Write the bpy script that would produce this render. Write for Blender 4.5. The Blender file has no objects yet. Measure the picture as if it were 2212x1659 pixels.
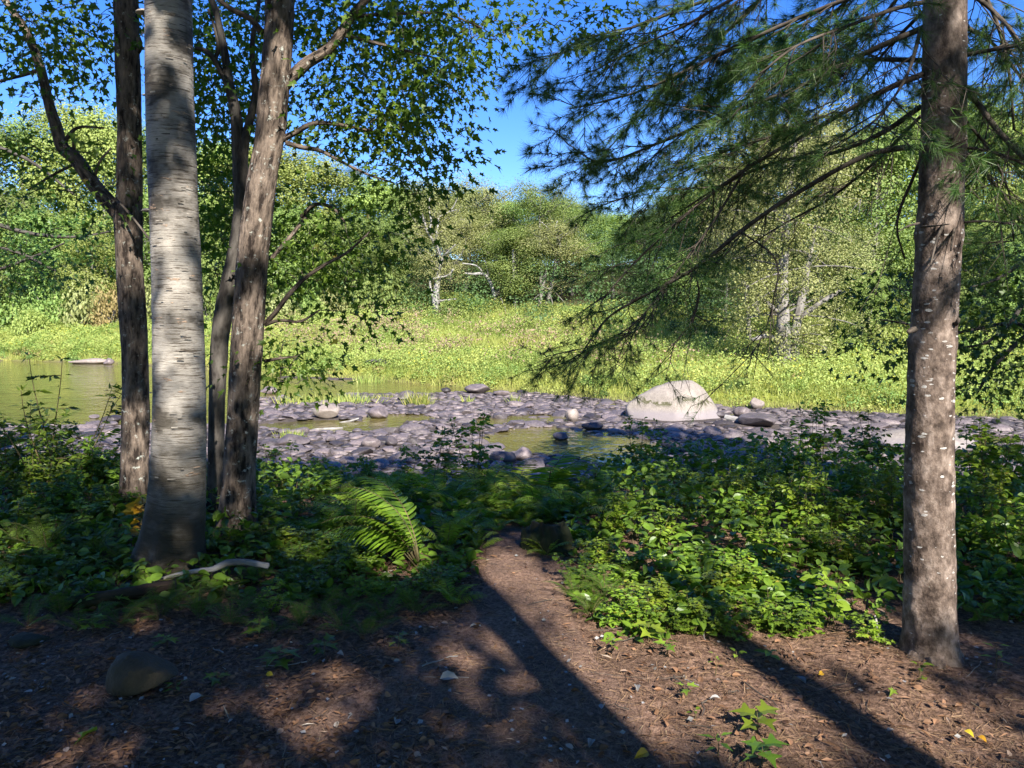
import bpy, bmesh, math, random
import numpy as np
from mathutils import Vector, Matrix
RNG = np.random.default_rng(7)
sc = bpy.context.scene
COL = sc.collection
R = math.radians
# ------------------------------------------------------------------ camera frame (places are read off in a 2212 x 1659 grid)
CAM = np.array([0., 0., 1.6]); F = 1659.; PITCH = math.atan((829.5-700.)/F)
cP, sP = math.cos(PITCH), math.sin(PITCH)
def ray(u, v):
    x = (u-1106.)/F; y = (829.5-v)/F
    d = np.array([x, cP+y*sP, -sP+y*cP]); return d/d[1]
def at(u, v, Y): return CAM + ray(u, v)*Y
def proj(P):
    q = np.asarray(P)-CAM
    f = q[..., 1]*cP - q[..., 2]*sP; up = q[..., 1]*sP + q[..., 2]*cP
    f = np.where(np.abs(f) < 1e-3, 1e-3, f)
    return 1106+F*q[..., 0]/f, 829.5-F*up/f, f
# ------------------------------------------------------------------ sun
EL = R(38); AZ = np.array([.33, -.944]); AZ /= np.linalg.norm(AZ)
SUN = np.array([AZ[0]*math.cos(EL), AZ[1]*math.cos(EL), math.sin(EL)])
TAN = 1/math.tan(EL)
def to_ground(P):           # where a point's shadow falls on z = 0
    P = np.asarray(P); return P[..., :2] - AZ*P[..., 2:3]*TAN
# ------------------------------------------------------------------ noise
def _h(ix, iy, iz, s):
    n = (ix*374761393 + iy*668265263 + iz*2147483647 + s*974634777) & 0xffffffff
    n = ((n ^ (n >> 13))*1274126177) & 0xffffffff
    n = ((n ^ (n >> 16))*2246822519) & 0xffffffff
    return ((n ^ (n >> 15)) & 0xffff)/65535.
def vn(p, s=0):
    p = np.asarray(p, float); i = np.floor(p).astype(np.int64); f = p-i; f = f*f*(3-2*f)
    o = 0
    for dx in (0, 1):
        wx = f[..., 0] if dx else 1-f[..., 0]
        for dy in (0, 1):
            wy = f[..., 1] if dy else 1-f[..., 1]
            for dz in (0, 1):
                wz = f[..., 2] if dz else 1-f[..., 2]
                o = o + wx*wy*wz*_h(i[..., 0]+dx, i[..., 1]+dy, i[..., 2]+dz, s)
    return o
def fbm(p, s=0, o=4, g=.5):
    a = 1; t = 0; n = 0; p = np.asarray(p, float)
    for k in range(o): t = t+a*vn(p*2**k, s+k); n += a; a *= g
    return t/n
def n2(x, y, sc_, s=0, o=3):
    return fbm(np.stack([np.asarray(x)*sc_, np.asarray(y)*sc_, np.zeros_like(np.asarray(x, float))], -1), s, o)
def sst(a, b, x):
    t = np.clip((x-a)/(b-a), 0, 1); return t*t*(3-2*t)
# ------------------------------------------------------------------ mesh builder
class Geo:
    def __init__(s): s.V = []; s.F = {}; s.n = 0; s.B = []; s.mi = 0
    def add(s, V, faces, rnd=None, bark=None, mi=0):
        V = np.asarray(V, np.float32).reshape(-1, 3)
        for f in (faces if isinstance(faces, list) else [faces]):
            f = np.asarray(f, np.int64)
            if not len(f): continue
            r = np.full(len(f), 0.5 if rnd is None else 0., np.float32)
            if rnd is not None:
                rr = np.asarray(rnd, np.float32)
                r = np.repeat(rr, len(f)//len(rr)) if rr.ndim else np.full(len(f), float(rr), np.float32)
            s.F.setdefault(f.shape[1], []).append((f+s.n, r, np.full(len(f), mi, np.int32)))
        s.V.append(V); s.B.append(np.zeros_like(V) if bark is None else np.asarray(bark, np.float32)); s.n += len(V)
        return s
    def mesh(s, name, mats, smooth=False):
        me = bpy.data.meshes.new(name)
        V = np.concatenate(s.V) if s.V else np.zeros((0, 3), np.float32); B = np.concatenate(s.B)
        lv = []; ls = []; rr = []; mm = []; o = 0
        for k, L in s.F.items():
            for f, r, m in L:
                lv.append(f.ravel()); ls.append(o+np.arange(len(f))*k); o += f.size; rr.append(r); mm.append(m)
        lv = np.concatenate(lv).astype(np.int32); ls = np.concatenate(ls).astype(np.int32)
        me.vertices.add(len(V)); me.vertices.foreach_set('co', V.ravel())
        me.loops.add(len(lv)); me.loops.foreach_set('vertex_index', lv)
        me.polygons.add(len(ls)); me.polygons.foreach_set('loop_start', ls)
        a = me.attributes.new('rnd', 'FLOAT', 'FACE'); a.data.foreach_set('value', np.concatenate(rr))
        if B.any():
            b = me.attributes.new('bark', 'FLOAT_VECTOR', 'POINT'); b.data.foreach_set('vector', B.ravel())
        for m in (mats if isinstance(mats, (list, tuple)) else [mats]): me.materials.append(m)
        me.polygons.foreach_set('material_index', np.concatenate(mm))
        me.polygons.foreach_set('use_smooth', np.full(len(ls), smooth))
        me.update(calc_edges=True); me.validate()
        return me
def obj(name, me, parent=None, loc=None):
    o = bpy.data.objects.new(name, me); COL.objects.link(o)
    if parent: o.parent = parent
    if loc is not None: o.location = tuple(float(q) for q in loc)
    return o
def tag(o, label, cat, group=None):
    o['label'] = label; o['category'] = cat
    if group: o['group'] = group
    return o
def kind(o, k, label=None, cat=None):
    o['kind'] = k
    if label: o['label'] = label
    if cat: o['category'] = cat
    return o
def thing(name, label, cat, loc=(0, 0, 0), rot=(0, 0, 0), scale=(1, 1, 1), group=None):
    o = bpy.data.objects.new(name, None); COL.objects.link(o); o.empty_display_size = .1
    o.location = tuple(float(q) for q in loc); o.rotation_euler = rot
    o.scale = scale if isinstance(scale, (tuple, list)) else (scale,)*3
    return tag(o, label, cat, group)
# ------------------------------------------------------------------ shapes
def nrm(a): return a/np.maximum(np.linalg.norm(a, axis=-1, keepdims=True), 1e-9)
def smooth_path(pts, rad, step):
    P = np.asarray(pts, float); r = np.asarray(rad, float)
    if len(P) < 3:
        n = max(2, int(np.linalg.norm(P[-1]-P[0])/step)+1); t = np.linspace(0, 1, n)[:, None]
        return P[0]+(P[-1]-P[0])*t, r[0]+(r[-1]-r[0])*t[:, 0]
    Q = np.vstack([2*P[0]-P[1], P, 2*P[-1]-P[-2]]); oP = []; oR = []
    for i in range(len(P)-1):
        a, b, c, d = Q[i:i+4]; n = max(1, int(np.linalg.norm(c-b)/step)); t = (np.arange(n)/n)[:, None]
        oP.append(.5*(2*b+(c-a)*t+(2*a-5*b+4*c-d)*t*t+(3*b-a-3*c+d)*t**3)); oR.append(r[i]+(r[i+1]-r[i])*t[:, 0])
    oP.append(P[-1:]); oR.append(r[-1:])
    return np.vstack(oP), np.concatenate(oR)
def tube(pts, rad, sides=8, step=.1, disp=None, raw=False):
    P, r = (np.asarray(pts, float), np.asarray(rad, float)) if raw else smooth_path(pts, rad, step)
    n = len(P); T = nrm(np.gradient(P, axis=0)); ref = np.array([0, 1, 0.]) if abs(T[0, 1]) < .9 else np.array([1., 0, 0])
    X = nrm(ref-T*(T@ref)[:, None]) if True else 0
    bad = np.linalg.norm(np.cross(T, ref), axis=1) < .15
    if bad.any(): ref = np.array([.6, .2, .77]); X = nrm(ref-T*(T@ref)[:, None])
    Y = np.cross(T, X)
    s = np.concatenate([[0], np.cumsum(np.linalg.norm(np.diff(P, axis=0), axis=1))])
    a = np.arange(sides)/sides*2*np.pi; ca, sa = np.cos(a), np.sin(a)
    rm = r.mean()
    bark = np.stack([np.broadcast_to(ca*rm, (n, sides)), np.broadcast_to(sa*rm, (n, sides)), np.broadcast_to(s[:, None], (n, sides))], -1)
    rr = np.broadcast_to(r[:, None], (n, sides)).copy()
    if disp is not None: rr = disp(rr, bark, a[None, :], s[:, None])
    V = P[:, None]+rr[..., None]*(ca[None, :, None]*X[:, None]+sa[None, :, None]*Y[:, None])
    i = np.arange(n-1)[:, None]*sides; j = np.arange(sides)[None]; k = (j+1) % sides
    Fq = np.stack([i+j, i+k, i+k+sides, i+j+sides], -1).reshape(-1, 4)
    V = V.reshape(-1, 3); bark = bark.reshape(-1, 3)
    V = np.vstack([V, P[:1], P[-1:]+T[-1:]*r[-1]*.4]); bark = np.vstack([bark, [[0, 0, 0]], [[0, 0, s[-1]]]])
    c0 = n*sides; jj = np.arange(sides); kk = (jj+1) % sides
    Ft = np.vstack([np.stack([np.full(sides, c0), kk, jj], -1), np.stack([np.full(sides, c0+1), (n-1)*sides+jj, (n-1)*sides+kk], -1)])
    return V, [Fq, Ft], bark
def add_tube(g, pts, rad, sides=6, step=.1, disp=None, mi=0, rnd=.5):
    V, Fs, b = tube(pts, rad, sides, step, disp); g.add(V, Fs, rnd, b, mi)
def frames(tip, nor):
    Y = nrm(tip); X = nrm(np.cross(Y, nor)); Z = np.cross(X, Y); return X, Y, Z
def scatter(g, tV, tF, P, tip, nor, S, rnd, mi=0, Sx=None):
    X, Y, Z = frames(tip, nor); n = len(P); k = len(tV)
    S = np.broadcast_to(np.asarray(S, float), (n,)); Sx = S if Sx is None else Sx
    V = P[:, None] + tV[None, :, 0, None]*X[:, None]*Sx[:, None, None] + tV[None, :, 1, None]*Y[:, None]*S[:, None, None] + tV[None, :, 2, None]*Z[:, None]*S[:, None, None]
    Fs = [(np.asarray(f)[None]+(np.arange(n)*k)[:, None, None]).reshape(-1, np.asarray(f).shape[1]) for f in tF]
    g.add(V.reshape(-1, 3), Fs, rnd, None, mi)
def rdir(n): return nrm(RNG.normal(size=(n, 3)))
# leaf templates (x width, y along the midrib, unit length)
def fan(out, zc=.0, droop=.0, fold=.0):
    o = np.array(out, float); z = -fold*-np.abs(o[:, 0])*1. - droop*o[:, 1]**2
    V = np.vstack([np.c_[o, z], [[0, .35, -.02]]]); n = len(o)
    return V, [np.array([[n, i, (i+1) % n] for i in range(n)])]
_m = [(.30, -.02), (.22, .20), (.50, .42), (.46, .50), (.20, .52), (.14, .62), (0, 1)]
MAPLE = fan([(0, 0)]+_m+[(-x, y) for x, y in _m[-2::-1]], droop=.22, fold=.25)
_s = [(.10, .0), (.34, .08), (.20, .26), (.52, .60), (.17, .56), (0, 1)]
REDM = fan([(0, 0)]+_s+[(-x, y) for x, y in _s[-2::-1]], droop=.25, fold=.2)
OVATE = (np.array([[0, 0, 0], [.24, .22, .07], [.30, .45, .08], [.19, .75, .03], [0, 1, -.12], [-.19, .75, .03], [-.30, .45, .08], [-.24, .22, .07], [0, .45, 0]]),
         [np.array([[8, 0, 1], [8, 1, 2], [8, 2, 3], [8, 3, 4], [8, 4, 5], [8, 5, 6], [8, 6, 7], [8, 7, 0]])])
LANCE = (np.array([[0, 0, 0], [.16, .35, .04], [0, 1, -.1], [-.16, .35, .04], [0, .4, 0]]), [np.array([[4, 0, 1], [4, 1, 2], [4, 2, 3], [4, 3, 0]])])
KITE = (np.array([[0, 0, 0], [.38, .45, .05], [0, 1, -.06], [-.38, .45, .05]]), [np.array([[0, 1, 2], [0, 2, 3]])])
NEEDLE = (np.array([[-.5, 0, 0], [.5, 0, 0], [0, 1, 0]]), [np.array([[0, 1, 2]])])
BLADE = (np.array([[-.5, 0, 0], [.5, 0, 0], [.35, .55, .05], [-.35, .55, .05], [0, 1, .22]]), [np.array([[0, 1, 2, 3]]), np.array([[3, 2, 4]])])
# ------------------------------------------------------------------ materials
def mat(name):
    m = bpy.data.materials.new(name); m.use_nodes = True; nt = m.node_tree
    return m, nt, nt.nodes['Principled BSDF'], nt.nodes['Material Output']
def N(nt, t, **kw):
    n = nt.nodes.new(t)
    for k, v in kw.items():
        if k.startswith('i_'): n.inputs[k[2:].replace('_', ' ')].default_value = v
        else: setattr(n, k, v)
    return n
def L(nt, a, b): nt.links.new(a, b)
def c4(c): return (c[0], c[1], c[2], 1)
def attr(nt, name): return N(nt, 'ShaderNodeAttribute', attribute_name=name)
def ramp(nt, fac, stops, interp='LINEAR'):
    r = N(nt, 'ShaderNodeValToRGB'); r.color_ramp.interpolation = interp; e = r.color_ramp.elements
    while len(e) < len(stops): e.new(.5)
    for q, (p, c) in zip(e, stops): q.position = p; q.color = c4(c) if len(c) == 3 else c
    L(nt, fac, r.inputs[0]); return r.outputs[0]
def mixc(nt, fac, a, b, mode='MIX'):
    m = N(nt, 'ShaderNodeMix', data_type='RGBA', blend_type=mode)
    if isinstance(fac, (int, float)): m.inputs[0].default_value = fac
    else: L(nt, fac, m.inputs[0])
    for s, x in ((6, a), (7, b)):
        if isinstance(x, tuple): m.inputs[s].default_value = c4(x)
        else: L(nt, x, m.inputs[s])
    return m.outputs[2]
def mth(nt, op, a, b=None, clamp=False):
    m = N(nt, 'ShaderNodeMath', operation=op, use_clamp=clamp)
    for s, x in ((0, a), (1, b)):
        if x is None: continue
        if isinstance(x, (int, float)): m.inputs[s].default_value = x
        else: L(nt, x, m.inputs[s])
    return m.outputs[0]
def noise(nt, vec, scale, detail=4, rough=.55, stretch=None):
    if stretch:
        mp = N(nt, 'ShaderNodeMapping'); mp.inputs['Scale'].default_value = stretch; L(nt, vec, mp.inputs['Vector']); vec = mp.outputs[0]
    n = N(nt, 'ShaderNodeTexNoise', i_Scale=scale, i_Detail=detail, i_Roughness=rough); L(nt, vec, n.inputs['Vector']); return n.outputs['Fac']
def bump(nt, b, h, strength=.5, dist=.02):
    n = N(nt, 'ShaderNodeBump', i_Strength=strength, i_Distance=dist); L(nt, h, n.inputs['Height']); L(nt, n.outputs[0], b.inputs['Normal'])
def pos(nt): return N(nt, 'ShaderNodeNewGeometry').outputs['Position']
def leafmat(name, ca, cb, tr=.35, rough=.42, spec=.4, objvar=.25, extra=None):
    m, nt, b, out = mat(name); r = attr(nt, 'rnd').outputs['Fac']
    stops = [(0, ca), (.85, cb)] + ([(.97, cb), (1., extra)] if extra else [(1., cb)])
    c = ramp(nt, r, stops)
    oi = N(nt, 'ShaderNodeObjectInfo').outputs['Random']
    h = N(nt, 'ShaderNodeHueSaturation', i_Saturation=1.0); L(nt, c, h.inputs['Color'])
    L(nt, mth(nt, 'ADD', mth(nt, 'MULTIPLY', oi, objvar), 1-objvar/2), h.inputs['Value'])
    L(nt, mth(nt, 'ADD', mth(nt, 'MULTIPLY', oi, .035), .483), h.inputs['Hue'])
    c = h.outputs[0]
    L(nt, c, b.inputs['Base Color']); b.inputs['Roughness'].default_value = rough; b.inputs['Specular IOR Level'].default_value = spec
    t = N(nt, 'ShaderNodeBsdfTranslucent'); L(nt, mixc(nt, 1., c, (1.15, 1.25, .5), 'MULTIPLY'), t.inputs['Color'])
    mx = N(nt, 'ShaderNodeMixShader'); mx.inputs[0].default_value = tr
    L(nt, b.outputs[0], mx.inputs[1]); L(nt, t.outputs[0], mx.inputs[2]); L(nt, mx.outputs[0], out.inputs['Surface'])
    return m
M = {}
M['maple'] = leafmat('maple_leaf', (.055, .120, .018), (.135, .225, .030), .48, .42, .3, extra=(.16, .13, .02))
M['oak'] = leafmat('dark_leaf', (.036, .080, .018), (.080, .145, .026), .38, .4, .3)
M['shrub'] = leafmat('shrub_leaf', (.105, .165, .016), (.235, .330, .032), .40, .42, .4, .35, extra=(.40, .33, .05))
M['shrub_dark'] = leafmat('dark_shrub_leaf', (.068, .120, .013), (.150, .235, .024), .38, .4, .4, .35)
M['fern'] = leafmat('fern_frond', (.115, .195, .016), (.235, .345, .032), .45, .45, .35, .3)
M['fern_shade'] = leafmat('lacy_fern_frond_shade', (.050, .092, .012), (.105, .170, .020), .38, .45, .3, .3)  # darker copy of the fern green, deep shade put into the colour
M['needle'] = leafmat('pine_needle', (.042, .095, .026), (.110, .190, .045), .36, .4, .35, .1, extra=(.17, .09, .03))
M['far_light'] = leafmat('far_leaf_light', (.215, .285, .068), (.350, .410, .115), .34, .55, .2, .5)
M['far_mid'] = leafmat('far_leaf_mid', (.130, .200, .052), (.255, .325, .090), .34, .55, .2, .5)
M['far_olive'] = leafmat('far_leaf_olive', (.195, .205, .072), (.320, .325, .130), .32, .55, .2, .3)
M['far_dark_shade'] = leafmat('far_foliage_dark_shade', (.050, .090, .032), (.110, .160, .050), .3, .5, .2, .3)  # dark conifer green with tree shade put into the colour as well
M['rust'] = leafmat('rusty_leaf', (.24, .20, .075), (.34, .26, .11), .3, .55, .2, .3)
M['meadow'] = leafmat('meadow_leaf', (.15, .235, .05), (.44, .45, .125), .36, .55, .2, .1, extra=(.50, .44, .07))
M['reed'] = leafmat('reed_blade', (.17, .26, .055), (.44, .43, .125), .36, .5, .2, .15)
M['pinkweed'] = leafmat('pink_weed', (.20, .20, .08), (.36, .24, .17), .3, .6, .2, .1)
M['yellow_leaf'] = leafmat('yellow_leaf', (.55, .34, .02), (.62, .42, .04), .25, .5, .3, .1)
M['pale_leaf'] = leafmat('pale_dead_leaf', (.17, .165, .155), (.30, .29, .28), .1, .45, .4, .2)
M['brown_leaf'] = leafmat('brown_dead_leaf', (.060, .030, .015), (.27, .150, .080), .15, .6, .3, .2, extra=(.36, .32, .27))
M['dead_needle'] = leafmat('dead_needle', (.10, .052, .030), (.27, .155, .095), .1, .6, .25, .2, extra=(.34, .26, .16))
def barkmat(name, dark, light, vs, scale=14, bumpd=.012, lichen=None, moss=None):
    m, nt, b, out = mat(name); v = attr(nt, 'bark').outputs['Vector']
    n1 = noise(nt, v, scale, 6, .65, vs); n2_ = noise(nt, v, 3.0, 3); n3 = noise(nt, v, 60, 3, .6, vs)
    h = mth(nt, 'ADD', n1, mth(nt, 'MULTIPLY', n3, .35))
    c = ramp(nt, n1, [(.38, dark), (.50, tuple((a+q)/2 for a, q in zip(dark, light))), (.64, light)])
    c = mixc(nt, ramp(nt, n2_, [(.35, (.55,)*3), (.7, (1.1,)*3)]), (0, 0, 0), c) if False else mixc(nt, 1., c, ramp(nt, n2_, [(.3, (.7, .68, .66)), (.7, (1.15, 1.15, 1.15))]), 'MULTIPLY')
    if lichen:
        f = ramp(nt, noise(nt, v, 22, 5, .7), [(.60, (0,)*3), (.68, (1,)*3)]); c = mixc(nt, f, c, lichen)
    if moss:
        z = N(nt, 'ShaderNodeSeparateXYZ'); L(nt, v, z.inputs[0])
        f = mth(nt, 'MULTIPLY', ramp(nt, mth(nt, 'ADD', z.outputs[2], mth(nt, 'MULTIPLY', n2_, .6)), [(.25, (1,)*3), (.75, (0,)*3)]), ramp(nt, noise(nt, v, 9, 4), [(.3, (.25,)*3), (.55, (1,)*3)])); c = mixc(nt, f, c, moss)
    L(nt, c, b.inputs['Base Color']); b.inputs['Roughness'].default_value = .85; b.inputs['Specular IOR Level'].default_value = .2
    bump(nt, b, h, .9, bumpd); return m
M['maple_bark'] = barkmat('maple_bark', (.020, .014, .011), (.205, .158, .124), (1, 1, .24), 30, .02, lichen=(.33, .34, .30))
M['dark_bark'] = barkmat('dark_bark', (.025, .021, .018), (.11, .098, .085), (1, 1, .2), 22, .012)
M['twig'] = barkmat('twig_bark', (.04, .032, .026), (.13, .11, .09), (1, 1, .3), 30, .004)
M['pine_twig'] = barkmat('pine_branch_bark', (.035, .028, .022), (.13, .105, .085), (1, 1, .5), 25, .004)
M['pale_wood'] = barkmat('bare_grey_wood', (.16, .15, .14), (.40, .38, .35), (1, 1, .15), 18, .006)
M['far_bark'] = barkmat('far_bark', (.10, .09, .08), (.28, .26, .235), (1, 1, .25), 6, .02)
M['rotten'] = barkmat('rotten_wood', (.012, .008, .006), (.060, .040, .028), (1, 1, .12), 20, .012, moss=(.03, .045, .012))
M['stem'] = barkmat('green_stem', (.06, .055, .025), (.17, .13, .06), (1, 1, .3), 30, .002)
def birch():
    m, nt, b, out = mat('birch_bark'); v = attr(nt, 'bark').outputs['Vector']
    z = N(nt, 'ShaderNodeSeparateXYZ'); L(nt, v, z.inputs[0])
    big = noise(nt, v, 3.2, 4, .6, (1, 1, 1.2)); len_ = noise(nt, v, 15, 6, .75, (.5, .5, 6)); fine = noise(nt, v, 60, 3, .6, (.6, .6, 5))
    c = ramp(nt, big, [(.40, (.075, .065, .052)), (.46, (.21, .19, .165)), (.60, (.36, .33, .29))])
    lent = ramp(nt, len_, [(.53, (1,)*3), (.58, (.5, .46, .42)), (.64, (.20, .17, .14))])
    c = mixc(nt, 1., c, lent, 'MULTIPLY'); c = mixc(nt, 1., c, ramp(nt, fine, [(.3, (.78, .76, .74)), (.7, (1.1,)*3)]), 'MULTIPLY')
    peel = ramp(nt, noise(nt, v, 7, 4, .7, (1, 1, 3)), [(.63, (0,)*3), (.67, (1,)*3)]); c = mixc(nt, peel, c, (.33, .23, .16))
    base = ramp(nt, mth(nt, 'ADD', mth(nt, 'MULTIPLY', z.outputs[2], .5), mth(nt, 'MULTIPLY', big, .5)), [(.45, (1,)*3), (.85, (0,)*3)])
    c = mixc(nt, mth(nt, 'MULTIPLY', base, ramp(nt, noise(nt, v, 12, 5), [(.38, (.86,)*3), (.5, (1,)*3)])), c, (.030, .024, .014))
    L(nt, c, b.inputs['Base Color']); b.inputs['Roughness'].default_value = .6; b.inputs['Specular IOR Level'].default_value = .3
    bump(nt, b, mth(nt, 'ADD', mth(nt, 'MULTIPLY', len_, -1), mth(nt, 'MULTIPLY', peel, .6)), .7, .012); return m
M['birch_bark'] = birch()
def pinebark():
    m, nt, b, out = mat('pine_bark'); v = attr(nt, 'bark').outputs['Vector']
    z = N(nt, 'ShaderNodeSeparateXYZ'); L(nt, v, z.inputs[0])
    n1 = noise(nt, v, 22, 6, .7, (1, 1, .5)); n3 = noise(nt, v, 55, 4, .65, (1, 1, .6)); big = noise(nt, v, 4, 3)
    c = ramp(nt, n1, [(.36, (.034, .022, .016)), (.50, (.125, .090, .070)), (.66, (.265, .205, .168))])
    c = mixc(nt, 1., c, ramp(nt, n3, [(.3, (.7,)*3), (.7, (1.2,)*3)]), 'MULTIPLY')
    mp = N(nt, 'ShaderNodeMapping'); mp.inputs['Scale'].default_value = (1, 1, 1.8); L(nt, v, mp.inputs['Vector'])
    w = N(nt, 'ShaderNodeTexNoise', i_Scale=30., i_Detail=3.); L(nt, mp.outputs[0], w.inputs['Vector'])
    ad = N(nt, 'ShaderNodeVectorMath', operation='MULTIPLY_ADD'); ad.inputs[1].default_value = (.03,)*3; L(nt, w.outputs['Color'], ad.inputs[0]); L(nt, mp.outputs[0], ad.inputs[2])
    vo = N(nt, 'ShaderNodeTexVoronoi', i_Scale=30.); L(nt, ad.outputs[0], vo.inputs['Vector'])
    sep = N(nt, 'ShaderNodeSeparateColor'); L(nt, vo.outputs['Color'], sep.inputs[0])
    size = mth(nt, 'MULTIPLY', mth(nt, 'POWER', sep.outputs[0], 1.5), .46)
    hi = ramp(nt, z.outputs[2], [(.0, (0,)*3), (.30, (.55,)*3), (.8, (1,)*3)])
    hi.node.color_ramp.elements[1].position = .3
    spot = mth(nt, 'LESS_THAN', vo.outputs['Distance'], mth(nt, 'MULTIPLY', size, mth(nt, 'MULTIPLY', hi, ramp(nt, big, [(.35, (.45,)*3), (.65, (1.1,)*3)]))))
    c = mixc(nt, mth(nt, 'MULTIPLY', spot, ramp(nt, n3, [(.3, (.35,)*3), (.6, (1,)*3)])), c, (.44, .42, .39))
    L(nt, c, b.inputs['Base Color']); b.inputs['Roughness'].default_value = .75; b.inputs['Specular IOR Level'].default_value = .25
    low = ramp(nt, z.outputs[2], [(.3, (1,)*3), (1., (.55,)*3)])
    bump(nt, b, mth(nt, 'MULTIPLY', mth(nt, 'ADD', n1, mth(nt, 'MULTIPLY', n3, .4)), low), .9, .018); return m
M['pine_bark'] = pinebark()
def rockmat(name, a, b_, scale=6, objvar=.5, rough=.55, moss=None, water_stain=None):
    m, nt, b, out = mat(name); tc = N(nt, 'ShaderNodeTexCoord').outputs['Object']; oi = N(nt, 'ShaderNodeObjectInfo').outputs['Random']
    r = attr(nt, 'rnd').outputs['Fac']
    n1 = noise(nt, tc, scale, 6, .65); n3 = noise(nt, tc, scale*8, 3, .6)
    c = mixc(nt, ramp(nt, n1, [(.3, (0,)*3), (.7, (1,)*3)]), a, b_)
    c = mixc(nt, 1., c, ramp(nt, n3, [(.25, (.8,)*3), (.75, (1.15,)*3)]), 'MULTIPLY')
    s = mth(nt, 'FRACT', mth(nt, 'ADD', oi, r))
    c = mixc(nt, 1., c, ramp(nt, s, [(0, (1-objvar,)*3), (.5, (1,)*3), (1, (1+objvar*.8, 1+objvar*.72, 1+objvar*.62))]), 'MULTIPLY')
    if water_stain:
        z = N(nt, 'ShaderNodeSeparateXYZ'); L(nt, tc, z.inputs[0])
        f = ramp(nt, mth(nt, 'ADD', z.outputs[2], mth(nt, 'MULTIPLY', n1, .16)), [(water_stain[0], (1,)*3), (water_stain[0]+.16, (0,)*3)])
        c = mixc(nt, mth(nt, 'MULTIPLY', f, .85), c, water_stain[1])
    if moss:
        x = N(nt, 'ShaderNodeSeparateXYZ'); L(nt, tc, x.inputs[0])
        zz = ramp(nt, x.outputs[2], [(.40, (0,)*3), (.5, (1,)*3), (.62, (1,)*3), (.74, (0,)*3)])
        f = mth(nt, 'MULTIPLY', ramp(nt, noise(nt, tc, 2.1, 6, .7), [(.535, (0,)*3), (.565, (1,)*3)]), zz); c = mixc(nt, f, c, moss)
    L(nt, c, b.inputs['Base Color']); b.inputs['Roughness'].default_value = rough; b.inputs['Specular IOR Level'].default_value = .4
    bump(nt, b, mth(nt, 'ADD', n1, mth(nt, 'MULTIPLY', n3, .3)), .5, .03); return m
M['cobble'] = rockmat('river_cobble', (.060, .049, .049), (.160, .132, .130), 5, .7, .5)
M['tan_rock'] = rockmat('tan_rock', (.19, .15, .125), (.29, .245, .21), 5, .15, .6)
M['boulder'] = rockmat('pale_granite', (.19, .16, .13), (.29, .25, .205), 3.4, .05, .75, moss=(.075, .07, .03), water_stain=(.30, (.21, .18, .18)))
M['stone'] = rockmat('mossy_brown_stone', (.034, .027, .012), (.070, .051, .026), 9, .1, .75)
M['moss'] = rockmat('moss_lump', (.012, .015, .006), (.030, .031, .012), 14, .1, .9)
M['bracket'] = rockmat('bracket_fungus', (.30, .24, .18), (.5, .45, .38), 20, .1, .7)
def water():
    m, nt, b, out = mat('river_water'); p = pos(nt)
    c = ramp(nt, noise(nt, p, .35, 3), [(.35, (.075, .065, .022)), (.65, (.14, .115, .036))])
    L(nt, c, b.inputs['Base Color']); b.inputs['Roughness'].default_value = .04; b.inputs['IOR'].default_value = 1.33
    bump(nt, b, mth(nt, 'ADD', noise(nt, p, 5, 3, .5, (1, .6, 1)), mth(nt, 'MULTIPLY', noise(nt, p, 1.2, 2), 1.5)), .40, .07); return m
M['water'] = water()
def ground():
    m, nt, b, out = mat('forest_floor_and_banks'); p = pos(nt); z = attr(nt, 'zone')
    sp = N(nt, 'ShaderNodeSeparateColor'); L(nt, z.outputs['Color'], sp.inputs[0])
    n1 = noise(nt, p, 1.6, 5, .6); n3 = noise(nt, p, 38, 5, .7); n4 = noise(nt, p, 130, 3, .7)
    lit = ramp(nt, n3, [(.28, (.034, .018, .010)), (.46, (.135, .078, .052)), (.60, (.28, .170, .115)), (.76, (.43, .30, .22))])
    lit = mixc(nt, ramp(nt, n1, [(.40, (0,)*3), (.68, (.45,)*3)]), lit, (.050, .035, .025))
    lit = mixc(nt, 1., lit, ramp(nt, n4, [(.3, (.6,)*3), (.7, (1.3,)*3)]), 'MULTIPLY')
    bed = ramp(nt, noise(nt, p, 3, 5, .7), [(.3, (.035, .029, .025)), (.7, (.105, .085, .075))])
    mea = ramp(nt, noise(nt, p, .8, 5, .7), [(.3, (.11, .14, .022)), (.55, (.20, .22, .035)), (.75, (.17, .13, .06))])
    wood = ramp(nt, noise(nt, p, .8, 5, .7), [(.3, (.025, .03, .012)), (.7, (.075, .065, .03))])
    c = mixc(nt, sp.outputs[0], lit, bed); c = mixc(nt, sp.outputs[1], c, mea); c = mixc(nt, sp.outputs[2], c, wood)
    L(nt, c, b.inputs['Base Color']); b.inputs['Roughness'].default_value = .9; b.inputs['Specular IOR Level'].default_value = .15
    bump(nt, b, mth(nt, 'ADD', n3, mth(nt, 'MULTIPLY', n4, .5)), .9, .02); return m
M['ground'] = ground()
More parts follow.
